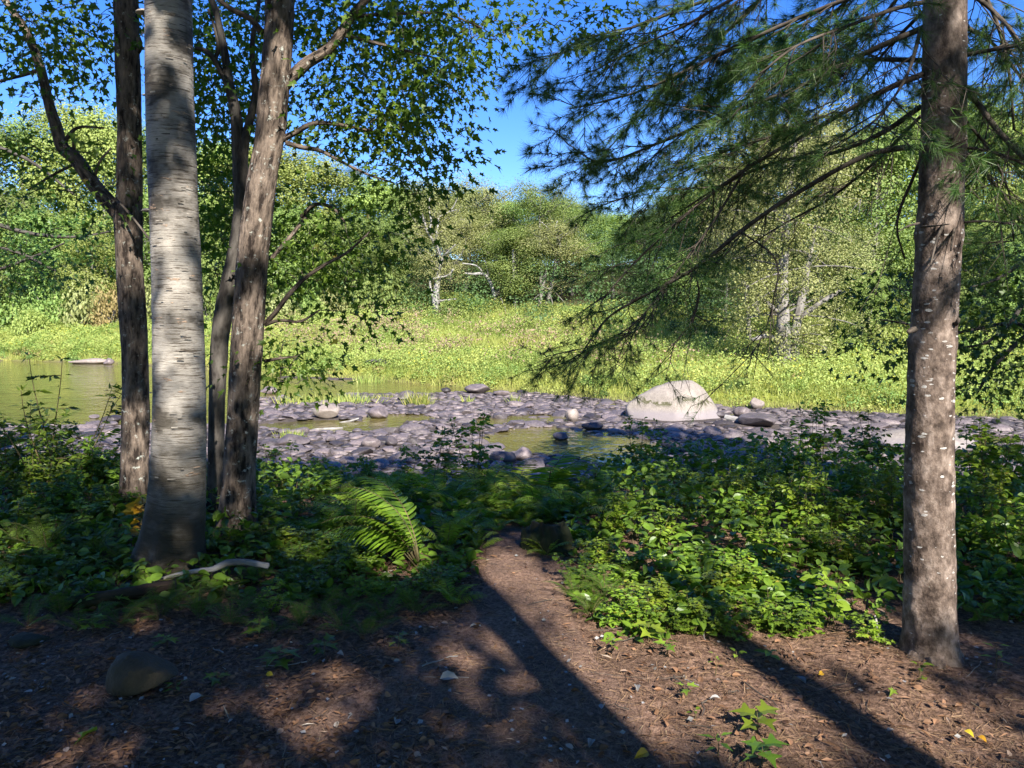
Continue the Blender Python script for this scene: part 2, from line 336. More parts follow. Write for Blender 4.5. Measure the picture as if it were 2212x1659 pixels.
def pathmat():
    m, nt, b, out = mat('needle_path'); p = pos(nt)
    n3 = noise(nt, p, 45, 5, .7); n4 = noise(nt, p, 150, 3, .7, (1, .5, 1)); n1 = noise(nt, p, 2.2, 4, .6)
    c = ramp(nt, n3, [(.28, (.045, .028, .020)), (.5, (.185, .110, .076)), (.75, (.36, .24, .175))])
    c = mixc(nt, ramp(nt, n1, [(.4, (0,)*3), (.7, (.6,)*3)]), c, (.055, .042, .034))
    c = mixc(nt, 1., c, ramp(nt, n4, [(.3, (.65,)*3), (.7, (1.25,)*3)]), 'MULTIPLY')
    L(nt, c, b.inputs['Base Color']); b.inputs['Roughness'].default_value = .9; b.inputs['Specular IOR Level'].default_value = .15
    bump(nt, b, mth(nt, 'ADD', n3, n4), .8, .012); return m
M['path'] = pathmat()
# ------------------------------------------------------------------ terrain
_sh = [(-90, 84), (-40, 60.6), (-28.7, 55.6), (-20, 49), (-12.8, 42.5), (-7, 39.5), (-3.3, 35.5), (1.8, 31), (4.5, 28), (7.9, 26.3), (11.6, 24.2), (15.2, 22.8), (25, 20), (45, 16), (90, 12)]
_shx = np.array([a for a, _ in _sh], float); _shy = np.array([b for _, b in _sh], float)
WZ = -1.27
def stony(u, v):       # how stony the bed is where this part of it shows
    d = np.ones_like(u)
    for cu, cv, ru, rv, a in ((1170, 955, 130, 30, .95), (1330, 972, 110, 30, .85), (720, 922, 170, 13, .8), (860, 905, 90, 9, .6), (1160, 905, 70, 8, .6), (1050, 912, 50, 8, .6), (1420, 892, 50, 6, .5), (2150, 955, 60, 12, .7), (860, 835, 210, 16, .97), (1090, 842, 60, 8, .9), (640, 838, 120, 20, 1.), (700, 795, 140, 20, 1.), (680, 860, 60, 10, .7)):
        q = ((u-cu)/ru)**2+((v-cv)/rv)**2; d = d*(1-a*sst(1.25, .7, q))
    d = np.where(u < 520, d*sst(898, 930, v), d)
    return d*np.where((u < 600) & (v < 862), 0, 1)
def bed_stones(u, v): return np.clip((stony(u, v)-.30)/.7, 0, 1)**2
def shore(x): return np.interp(x, _shx, _shy)+.5*(n2(x, x*0, .5, 3)-.5)
def slope(x): return np.interp(x, [-45, -10, 0, 12, 40], [.25, .17, .115, .085, .12])
def bank_y(x): return 6.9+.5*np.sin(np.asarray(x)*.7)-1.5*np.exp(-((np.asarray(x)-.25)/.7)**2)
def H(x, y):
    x = np.asarray(x, float); y = np.asarray(y, float)
    near = .10*(n2(x, y, .5, 11)-.5)+.03*(n2(x, y, 2.5, 12)-.5) + .03*np.exp(-((x-1.9)**2+(y-3.55)**2)/.3)
    by = bank_y(x)
    drop = sst(0, 1, (y-by)/np.maximum(11.5-by, 1))
    pu, pv, pf = proj(np.stack([x, y, np.full_like(x, WZ)], -1)); pool = np.where((y > 11) & (y < 60), 1-np.where(pf > 1, stony(pu, pv), 1), 0)
    z = near*(1-drop)+(-1.235+.13*(n2(x, y, .45, 21)-.5)+.05*(n2(x, y, 1.6, 22)-.5)-.24*sst(.15, .7, pool))*drop
    t = y-shore(x); s = slope(x)
    hill = sst(14, 60, t)*np.interp(x, [-60, -15, 0, 40], [9, 6.5, 5.5, 6.])
    rise = .38*sst(-.3, 1.2, t)+s*np.clip(t-.5, 0, 24)+.03*np.clip(t-24.5, 0, 300)+hill+.35*(n2(x, y, .15, 31)-.5)*sst(1, 6, t)
    return np.where(t > -.3, z*(1-sst(-.3, .6, t))+(-1.30+rise)*sst(-.3, .6, t), z)
def h1(x, y): return float(H(np.array([x]), np.array([y]))[0])
def ground_at(u, v):
    d = ray(u, v); Y = np.linspace(1.5, 160, 12000); P = CAM+d*Y[:, None]; k = np.argmax(P[:, 2] < H(P[:, 0], P[:, 1]))
    return P[k]
def grid_lines(lo, hi, segs):
    o = []
    for a, b, st in segs: o.append(np.arange(a, b, st))
    return np.concatenate(o+[[hi]])
gx = grid_lines(-260, 260, [(-260, -60, 10), (-60, -16, 1.2), (-16, -6, .35), (-6, 6, .1), (6, 18, .35), (18, 60, 1.4), (60, 260, 10)])
gy = grid_lines(-60, 420, [(-60, -6, 3), (-6, 2, .35), (2, 9, .09), (9, 16, .25), (16, 48, .5), (48, 110, 1.4), (110, 420, 12)])
GX, GY = np.meshgrid(gx, gy); GZ = H(GX, GY)
nx, ny = len(gx), len(gy); i = np.arange(ny-1)[:, None]*nx; j = np.arange(nx-1)[None]
g = Geo(); g.add(np.stack([GX, GY, GZ], -1).reshape(-1, 3), np.stack([i+j, i+j+1, i+j+1+nx, i+j+nx], -1).reshape(-1, 4))
me = g.mesh('ground', M['ground'], True)
tt = GY-shore(GX); zr = sst(9.2, 11, GY)*(1-sst(-.2, .8, tt)); zg = sst(-.2, .8, tt); zb = sst(16, 24, tt)
za = me.attributes.new('zone', 'FLOAT_COLOR', 'POINT')
za.data.foreach_set('color', np.stack([zr, zg, zb, np.ones_like(zr)], -1).astype(np.float32).ravel())
kind(obj('ground', me), 'structure')
# river
g = Geo(); xs = np.linspace(-100, 70, 60); ys = np.linspace(10.5, 90, 40); WX, WY = np.meshgrid(xs, ys)
i = np.arange(39)[:, None]*60; j = np.arange(59)[None]
g.add(np.stack([WX, WY, np.full_like(WX, WZ)], -1).reshape(-1, 3), np.stack([i+j, i+j+1, i+j+61, i+j+60], -1).reshape(-1, 4))
kind(obj('river', g.mesh('river', M['water'], True)), 'structure')
# path
PL = [(-4, -2.6), (1., -1.6), (2.8, -.95), (3.3, -.62), (3.75, -.44), (4.1, -.32), (4.5, -.20), (5.0, -.17), (5.6, -.2), (6.4, -.25), (8, -.3)]
PR = [(-4, 2.2), (1., 1.4), (2.8, .75), (3.2, .50), (3.75, .36), (4.1, .32), (4.5, .34), (5.0, .35), (5.6, .33), (6.4, .3), (8, .3)]
ys = np.arange(-4, 8, .05); xl = np.interp(ys, [a for a, _ in PL], [b for _, b in PL])+.10*(n2(ys, ys*0, 3, 5)-.5); xr = np.interp(ys, [a for a, _ in PR], [b for _, b in PR])+.10*(n2(ys, ys*0+7, 3, 6)-.5)
def path_l(y): return np.interp(y, [a for a, _ in PL], [b for _, b in PL])
def path_r(y): return np.interp(y, [a for a, _ in PR], [b for _, b in PR])
t = np.linspace(0, 1, 24)[None]; PXX = xl[:, None]*(1-t)+xr[:, None]*t; PYY = np.repeat(ys[:, None], 24, 1)
# sample the coarse ground surface so that the sheet stays above it everywhere
def Hgrid(x, y):
    ix = np.clip(np.searchsorted(gx, x)-1, 0, nx-2); iy = np.clip(np.searchsorted(gy, y)-1, 0, ny-2)
    fx = (x-gx[ix])/(gx[ix+1]-gx[ix]); fy = (y-gy[iy])/(gy[iy+1]-gy[iy])
    return (GZ[iy, ix]*(1-fx)+GZ[iy, ix+1]*fx)*(1-fy)+(GZ[iy+1, ix]*(1-fx)+GZ[iy+1, ix+1]*fx)*fy
g = Geo(); i = np.arange(len(ys)-1)[:, None]*24; j = np.arange(23)[None]
PZZ = Hgrid(PXX, PYY)+.006+.008*np.minimum(t, 1-t)*2
g.add(np.stack([PXX, PYY, PZZ], -1).reshape(-1, 3), np.stack([i+j, i+j+1, i+j+25, i+j+24], -1).reshape(-1, 4))
kind(obj('path', g.mesh('path', M['path'], True)), 'structure')
# ------------------------------------------------------------------ sun, sky, camera
w = bpy.data.worlds.new('World'); sc.world = w; w.use_nodes = True; nt = w.node_tree
sk = N(nt, 'ShaderNodeTexSky', sky_type='NISHITA'); sk.sun_disc = False; sk.sun_elevation = EL; sk.sun_rotation = math.atan2(SUN[0], SUN[1])
sk.air_density = 1.0; sk.dust_density = .15; sk.ozone_density = 4.0; sk.altitude = 100
hs = N(nt, 'ShaderNodeHueSaturation', i_Hue=.519, i_Saturation=1.32); L(nt, sk.outputs[0], hs.inputs['Color']); bg = nt.nodes['Background']; L(nt, hs.outputs[0], bg.inputs[0]); bg.inputs[1].default_value = .098
sl = bpy.data.lights.new('sun', 'SUN'); sl.energy = 5; sl.angle = R(.5); sl.color = (1, .95, .87)
so = bpy.data.objects.new('sun', sl); COL.objects.link(so); so.rotation_euler = Vector(SUN).to_track_quat('Z', 'Y').to_euler(); so.location = (8, -20, 25)
cd = bpy.data.cameras.new('camera'); co = bpy.data.objects.new('camera', cd); COL.objects.link(co); sc.camera = co
cd.sensor_width = 36; cd.lens = 36*F/2212; co.location = CAM; co.rotation_euler = (R(90)-PITCH, 0, 0); cd.clip_end = 2000; cd.clip_start = .05
vs = sc.view_settings; vs.view_transform = 'Standard'; vs.look = 'None'; vs.exposure = 1.5; vs.gamma = 1
cy = sc.cycles; cy.max_bounces = 8; cy.diffuse_bounces = 4; cy.glossy_bounces = 3; cy.transmission_bounces = 4; cy.use_denoising = True
cy.sample_clamp_indirect = 6; cy.use_adaptive_sampling = True; cy.adaptive_threshold = .015; cy.caustics_reflective = False; cy.caustics_refractive = False
# ------------------------------------------------------------------ near trees
def pxl(pts, Y):       # (u, v, width[, depth]) -> points and radii
    P = []; r = []
    for q in pts:
        d = q[3] if len(q) > 3 else Y
        P.append(at(q[0], q[1], d)); r.append(q[2]/2/F*d)
    return np.array(P), np.array(r)
def ridged(amp, k=26, zs=.14, seed=0, flare=0, lobes=5, hf=.6, bow=.04):
    def f(rr, b, a, s):
        n = fbm(b*np.array([k, k, k*zs]), seed, 4)
        rr = rr+amp*(np.abs(n-.5)*-4+1) + amp*.8*(fbm(b*np.array([70, 70, 25]), seed+9, 2)-.5)+rr*bow*2*(fbm(b*np.array([3, 3, 2.2]), seed+4, 3)-.5)
        if flare:
            k_ = np.exp(-s/hf*2.2)
            rr = rr*(1+flare*k_*(.55+.45*np.cos(a*lobes+seed+1.3*np.sin(a*2))))
        return rr
    return f
def trunk_mesh(name, pts, Y, m, sides, disp, step=.02):
    P, r = pxl(pts, Y); r = r*(.86 if m is M['maple_bark'] else .9 if m is M['dark_bark'] else .89 if m is M['birch_bark'] else .95)
    V, Fs, b = tube(P, r, sides, step, disp); g = Geo(); g.add(V, Fs, .5, b)
    return g.mesh(name, m, True), P, r
def branch_mesh(name, P, r, m, sides=10, seed=1, step=.03):
    V, Fs, b = tube(P, r, sides, step, ridged(.0015, 40, .3, seed, bow=.12)); g = Geo(); g.add(V, Fs, .5, b)
    return g.mesh(name, m, True)
def leaf_clusters(gl, anchor, C, nleaf, spread, size, tpl, twig_mi=1, tilt=.55, droop=.35, maxd=9., rt=.005):
    """leaves round cluster centres C, each joined by a thin twig to the nearest twig or limb"""
    A = np.asarray(anchor, float); d = np.min(np.linalg.norm(C[:, None]-A[None], axis=2), 1)
    for k in np.argsort(d):
        c = C[k]; dd = np.linalg.norm(A-c, axis=1); q = A[np.argmin(dd)]; l = dd.min()
        if .02 < l < maxd:
            mid = (q+c)/2+np.array([0, 0, .12*l])+RNG.normal(size=3)*.05*l
            n = max(3, int(l/.15)); t = np.linspace(0, 1, n)[:, None]; path = (1-t)**2*q+2*t*(1-t)*mid+t*t*c
            add_tube(gl, path, np.linspace(rt*(.6+.5*min(l, 1.5)), rt*.35, n), 4, .12, mi=twig_mi)
            A = np.vstack([A, path[1:]]); od = nrm(c-q)
        else: od = rdir(1)[0]
        n = max(2, int(nleaf*1.55*RNG.uniform(.6, 1.4)))
        P = c+RNG.normal(size=(n, 3))*np.array(spread)
        tip = nrm(nrm(P-c+od*.12)+RNG.normal(size=(n, 3))*.35+np.array([0, 0, -droop]))
        nor = nrm(np.array([0, 0, 1.])+RNG.normal(size=(n, 3))*tilt)
        S_ = size*.86*RNG.uniform(.5, 1.1, n); scatter(gl, tpl[0]*np.array([1, 1, RNG.uniform(.6, 2.2)]), tpl[1], P, tip, nor, S_, RNG.random(n), Sx=S_*RNG.uniform(.6, 1.05, n))
def blobs(L):      # (u, v, ru, rv, Y, dY, n): points inside ellipses seen from the stand, spread over real depth
    o = []
    for u, v, ru, rv, Y, dY, n in L:
        a = RNG.uniform(0, 2*np.pi, n); q = np.sqrt(RNG.random(n))
        for k in range(n): o.append(at(u+ru*q[k]*np.cos(a[k]), v+rv*q[k]*np.sin(a[k]), Y+RNG.uniform(-dY, dY)))
    return np.array(o)
CROWNS = {}            # crown geometry of every tree that shades the stand, finished in the canopy section
def near_tree(key, name, label, group, trunk, Y, m, sides, disp, limbs, base_uv=None, step=.02, parts=True):
    me, P, r = trunk_mesh('trunk', trunk, Y, m, sides, disp, step)
    base = np.array([P[0, 0], P[0, 1], h1(P[0, 0], P[0, 1])])
    t = thing(name, label, 'tree', base, group=group)
    me.transform(Matrix.Translation(-Vector(base))); obj('trunk', me, t)
    AN = [smooth_path(P, r, .2)[0]]
    for k, lb in enumerate(limbs):
        Pb, rb = pxl(lb, Y); bm = branch_mesh('branch', Pb, rb, m if rb[0] > .012 else M['twig'], 10 if rb[0] > .012 else 6, k+3)
        bm.transform(Matrix.Translation(-Vector(base))); obj('branch', bm, t); AN.append(smooth_path(Pb, rb, .15)[0])
    CROWNS[key] = dict(t=t, base=base, g=Geo(), top=P[-1], an=np.vstack(AN[1:]) if len(AN) > 1 else AN[0], x=base[0], y=base[1])
    return t, AN
# paper birch
birch_t, _ = near_tree('birch', 'birch_tree', 'thick pale birch with peeling curls and dark stripes on its trunk', None,
    [(364, 1262, 196), (369, 1215, 160), (376, 1150, 138), (384, 1050, 128), (388, 900, 122), (386, 750, 117), (382, 600, 113), (376, 450, 108), (370, 300, 106), (366, 150, 104), (364, 0, 103), (360, -200, 98), (352, -700, 86), (350, -1300, 60), (352, -1800, 25)],
    4.9, M['birch_bark'], 72, ridged(.0025, 30, 2.2, 3, .42, 5, .55, .05), [])
g = Geo(); P0, r0 = pxl([(384, 1050, 128), (386, 750, 117), (376, 450, 108), (366, 150, 104), (364, 0, 103)], 4.9); Pp, rp = smooth_path(P0, r0, .01)
for k in range(150):      # curls of loose bark
    i = RNG.integers(5, len(Pp)-5); a = RNG.uniform(-np.pi, 0) if RNG.random() < .8 else RNG.uniform(0, np.pi); w_ = RNG.uniform(.012, .05); h_ = RNG.uniform(.003, .010)
    up = nrm(Pp[i+3]-Pp[i-3]); o = []
    for q in np.linspace(-.5, .5, 4):
        aa = a+q*w_/rp[i]; dr = np.array([np.cos(aa), np.sin(aa), 0])
        for e in (0, 1): o.append(Pp[i]+dr*(rp[i]*1.0+.001+e*h_*.3*(q+.5))+up*(e*h_-.2*h_))
    o = np.array(o); g.add(o, np.array([[0, 2, 3, 1], [2, 4, 5, 3], [4, 6, 7, 5]]), RNG.random(), (o-P0[0])*[1, 1, 0]+[0, 0, 2.2+k*.37])
me = g.mesh('peeling_bark', M['birch_bark']); me.transform(Matrix.Translation(-Vector(CROWNS['birch']['base']))); obj('peeling_bark', me, birch_t)
for (u, v, s) in ((312, 28, .045), (316, 206, .022), (322, 456, .040)):
    b = bmesh.new(); bmesh.ops.create_icosphere(b, subdivisions=3, radius=1)
    for q in b.verts: q.co = Vector((q.co.x*s*1.2, q.co.y*s, (q.co.z*.45 if q.co.z > 0 else q.co.z*.12)*s))
    me = bpy.data.meshes.new('bracket_fungus'); b.to_mesh(me); b.free(); me.materials.append(M['bracket']); me.shade_smooth()
    o = obj('bracket_fungus', me, birch_t, at(u, v, 4.9)-CROWNS['birch']['base'])
# the three maples
near_tree('A', 'maple_tree', 'brown maple left of the birch with one arm forking off at half height', 'maples by the birch',
    [(288, 1140, 86), (290, 1085, 72), (292, 990, 64), (293, 850, 60), (288, 700, 60), (281, 590, 60), (277, 480, 63), (279, 420, 58), (280, 300, 54), (278, 200, 53), (274, 60, 55), (272, -60, 54), (270, -500, 46), (280, -900, 38), (290, -1300, 22)],
    6.3, M['maple_bark'], 56, ridged(.006, 24, .14, 12, .3, 5, .5), [
    [(262, 462, 40), (238, 440, 33), (205, 402, 30), (165, 345, 28), (135, 318, 26), (122, 275, 23), (106, 225, 20), (88, 150, 19), (60, 75, 17), (25, 20, 15), (-20, -40, 12)],
    [(135, 316, 9), (152, 288, 7), (175, 274, 5), (225, 277, 3)],
    [(160, 335, 7), (159, 300, 6), (157, 280, 5)],
    [(250, 430, 5, 6.1), (280, 462, 5, 6.0), (325, 520, 4, 5.9), (335, 540, 3, 5.9)],
    [(262, 150, 15), (300, 100, 14), (278, 50, 12), (255, 0, 12), (235, -60, 9)],
    [(88, 150, 8), (40, 165, 6), (-20, 180, 4)], [(170, 350, 6), (120, 375, 5), (60, 410, 3)], [(200, 400, 6), (215, 350, 5), (240, 320, 3)]])
near_tree('B', 'maple_tree', 'slim crooked dark maple between the birch and the leaning trunk, in full shade', 'maples by the birch',
    [(462, 1140, 44), (466, 1050, 38), (468, 900, 36), (472, 780, 40), (480, 690, 42), (496, 610, 38), (512, 530, 36), (521, 450, 33), (520, 370, 36), (514, 300, 26), (508, 240, 24), (495, 180, 20), (485, 110, 16), (470, 40, 13), (450, -60, 12), (430, -400, 10), (420, -800, 6)],
    6.2, M['dark_bark'], 28, ridged(.004, 26, .2, 31, .25, 4, .4), [
    [(520, 365, 26), (530, 300, 18), (540, 260, 17), (552, 200, 14), (545, 100, 10), (560, 0, 8)],
    [(508, 235, 13), (498, 200, 12), (470, 140, 11), (456, 120, 10), (440, 108, 9), (422, 104, 7)],
    [(462, 130, 9), (472, 105, 8), (464, 60, 6), (450, 20, 5)]])
near_tree('C', 'maple_tree', 'leaning furrowed maple trunk to the right of the birch with sunlit patches', 'maples by the birch',
    [(508, 1180, 104), (512, 1120, 86), (517, 1020, 77), (524, 900, 74), (534, 740, 74), (542, 600, 73), (554, 480, 72), (568, 380, 68), (582, 300, 66), (590, 220, 68), (598, 130, 67), (603, 40, 66), (606, -40, 64), (625, -400, 54), (650, -900, 42), (660, -1400, 24)],
    5.7, M['maple_bark'], 60, ridged(.0065, 24, .13, 51, .28, 6, .5), [
    [(605, 190, 32), (632, 165, 26), (665, 135, 24), (705, 110, 22), (735, 75, 20), (760, 35, 18), (790, 0, 15), (850, -60, 11)],
    [(600, 306, 13), (640, 285, 11), (680, 266, 9), (735, 270, 7), (800, 282, 4)],
    [(618, 308, 10), (650, 318, 9), (690, 325, 8), (735, 348, 6), (790, 375, 5), (850, 395, 3)],
    [(572, 700, 11), (595, 675, 10), (625, 635, 10), (660, 600, 8), (705, 570, 7), (750, 545, 5), (800, 500, 3)],
    [(572, 702, 8), (605, 692, 6), (650, 694, 5), (690, 670, 3)],
    [(650, 470, 9, 6.3), (680, 442, 8, 6.3), (720, 450, 6, 6.3), (745, 480, 4, 6.3)], [(572, 780, 8), (600, 775, 6), (640, 770, 3)],
    [(585, 560, 9, 5.9), (620, 520, 8, 6.1), (660, 470, 8, 6.3)],
    [(565, 70, 16), (540, 40, 12), (500, 20, 11), (460, -10, 8)], [(735, 75, 9), (800, 90, 7), (880, 110, 5), (960, 130, 3)], [(760, 35, 8), (850, 30, 6), (960, 30, 4), (1040, 60, 3)]])
SPR = (.20, .20, .10)
def fol(key, bl, nleaf, size, tpl, tilt=.6, spread=SPR):
    c = CROWNS[key]; C = blobs(bl); leaf_clusters(c['g'], c['an'], C, nleaf, spread, size, tpl, tilt=tilt)
fol('A', [(100, 60, 130, 70, 6.4, .7, 22), (190, 130, 70, 60, 6.7, .4, 16), (60, 130, 60, 40, 6.3, .6, 6), (40, 205, 45, 30, 6.2, .4, 4), (210, 40, 50, 50, 6.4, .5, 8), (170, 190, 45, 22, 6.4, .4, 3)], 13, .088, MAPLE)
fol('A', [(120, 380, 110, 60, 6.0, .5, 6), (60, 310, 60, 30, 5.8, .4, 2), (190, 440, 60, 40, 6.0, .3, 4), (210, 335, 30, 20, 6.1, .3, 2), (30, 400, 50, 60, 5.9, .4, 3)], 11, .085, MAPLE, .45)
fol('B', [(470, 90, 60, 100, 6.7, .4, 44), (480, 240, 60, 80, 6.8, .4, 36), (455, 350, 40, 60, 6.9, .4, 16), (520, 430, 50, 80, 6.9, .4, 18), (470, 560, 40, 110, 7.0, .4, 22), (545, 60, 40, 80, 6.7, .3, 16), (470, 440, 35, 50, 6.9, .4, 10)], 15, .085, MAPLE)
fol('C', [(710, 55, 110, 90, 6.3, .6, 34), (830, 70, 120, 90, 6.2, .8, 42), (950, 60, 90, 80, 6.0, .7, 32), (860, 185, 110, 55, 6.0, .6, 24), (920, 165, 75, 65, 5.9, .5, 15), (730, 210, 80, 50, 6.3, .4, 15), (1150, 40, 60, 40, 6.0, .4, 8), (1310, 50, 60, 45, 6.0, .4, 9), (1400, 80, 40, 30, 6.0, .4, 5),
          (790, 275, 90, 40, 6.1, .5, 18), (880, 280, 95, 55, 5.9, .5, 26), (960, 210, 45, 30, 5.7, .3, 5), (870, 370, 90, 40, 5.9, .5, 18), (940, 335, 45, 40, 5.7, .3, 6), (880, 420, 45, 25, 5.7, .3, 4), (700, 290, 55, 30, 6.3, .3, 8), (1050, 50, 50, 60, 5.8, .4, 8)], 12, .085, REDM)
fol('C', [(650, 490, 50, 60, 6.5, .4, 14), (720, 500, 80, 55, 6.4, .4, 17), (800, 525, 70, 35, 6.3, .4, 11), (690, 590, 80, 55, 6.4, .4, 18), (765, 630, 50, 50, 6.2, .3, 8), (790, 695, 25, 35, 6.2, .2, 3), (620, 590, 40, 50, 6.2, .3, 7), (850, 505, 35, 20, 6.2, .2, 3)], 11, .085, MAPLE)
fol('C', [(625, 755, 35, 30, 5.9, .2, 10), (635, 810, 40, 28, 5.9, .2, 11)], 11, .08, REDM)
# ------------------------------------------------------------------ white pine
PY_ = 3.57
pine_pts = [(2014, 1468, 200), (2012, 1435, 142), (2010, 1405, 120), (2009, 1365, 111), (2008, 1250, 106), (2007, 1050, 102), (2010, 850, 97), (2016, 720, 95), (2021, 640, 94), (2026, 560, 93), (2030, 480, 95), (2032, 440, 91), (2036, 320, 91), (2038, 290, 90), (2040, 150, 88), (2041, 0, 86), (2043, -200, 80), (2046, -900, 62), (2050, -1700, 34), (2050, -2300, 10)]
def pine_disp(rr, b, a, s):
    rr = rr+.0035*(fbm(b*np.array([40, 40, 22]), 61, 4)-.5)*2*(1+2*np.exp(-s*1.6))
    rr = rr+.006*(np.abs(fbm(b*np.array([34, 34, 5]), 63, 3)-.5)*-4+1)*np.exp(-s*.9)
    for h, k in ((1.62, .10), (2.12, .13), (.98, .05), (2.5, .08)):
        rr = rr*(1+k*np.exp(-((s-h)/.035)**2)*(.35+.65*np.maximum(0, np.cos(a*3+h*5))))
    return rr*(1+.5*np.exp(-s/.10)*(.5+.5*np.cos(a*5+.6)))
me, PP, pr = trunk_mesh('trunk', pine_pts, PY_, M['pine_bark'], 64, pine_disp, .015)
pb = np.array([PP[0, 0], PP[0, 1], h1(PP[0, 0], PP[0, 1])])
pine = thing('pine_tree', 'pine trunk spotted with white lichen, needle branches sweeping over the river view', 'tree', pb)
me.transform(Matrix.Translation(-Vector(pb))); obj('trunk', me, pine)
def needles(g, P, T, n, ln, wid=.0021, ang=(.2, 1.15)):
    P = np.repeat(P, n, 0); T = np.repeat(T, n, 0); k = len(P)
    pe = nrm(np.cross(T, rdir(k))); th = RNG.uniform(ang[0], ang[1], k)[:, None]
    d = nrm(T*np.cos(th)+pe*np.sin(th)+np.array([0, 0, -.12])); nor = rdir(k); nor = nrm(nor-d*np.sum(nor*d, 1)[:, None])
    scatter(g, NEEDLE[0], NEEDLE[1], P, d, nor, ln*RNG.uniform(.7, 1.1, k), RNG.random(k)*.985, Sx=np.full(k, wid))
def spray(gt, gn, P, r0, length, dens, ln, depth=0):
    """a twig with side twigs; needles sit on the outer part"""
    n = len(P); T = nrm(np.gradient(P, axis=0))
    add_tube(gt, P, np.linspace(r0, r0*.35, n), 4 if depth else 5, .06)
    k0 = int(n*.45); seg = P[k0:]; sT = T[k0:]
    m_ = max(3, int(length*.55*95*dens)); idx = RNG.uniform(0, len(seg)-1.001, m_); i = idx.astype(int); f = (idx-i)[:, None]
    needles(gn, seg[i]*(1-f)+seg[i+1]*f, sT[i], 5, ln)
    needles(gn, P[-1:]-T[-1:]*.01, T[-1:], int(34*dens)+6, ln, ang=(.1, 1.35))
def curve(p, d, l, sag, n=6):
    t = np.linspace(0, 1, n)[:, None]; return p+d*l*t+np.array([0, 0, -1.])*sag*l*t*t+np.array([0, 0, 1.])*sag*.6*l*t**3
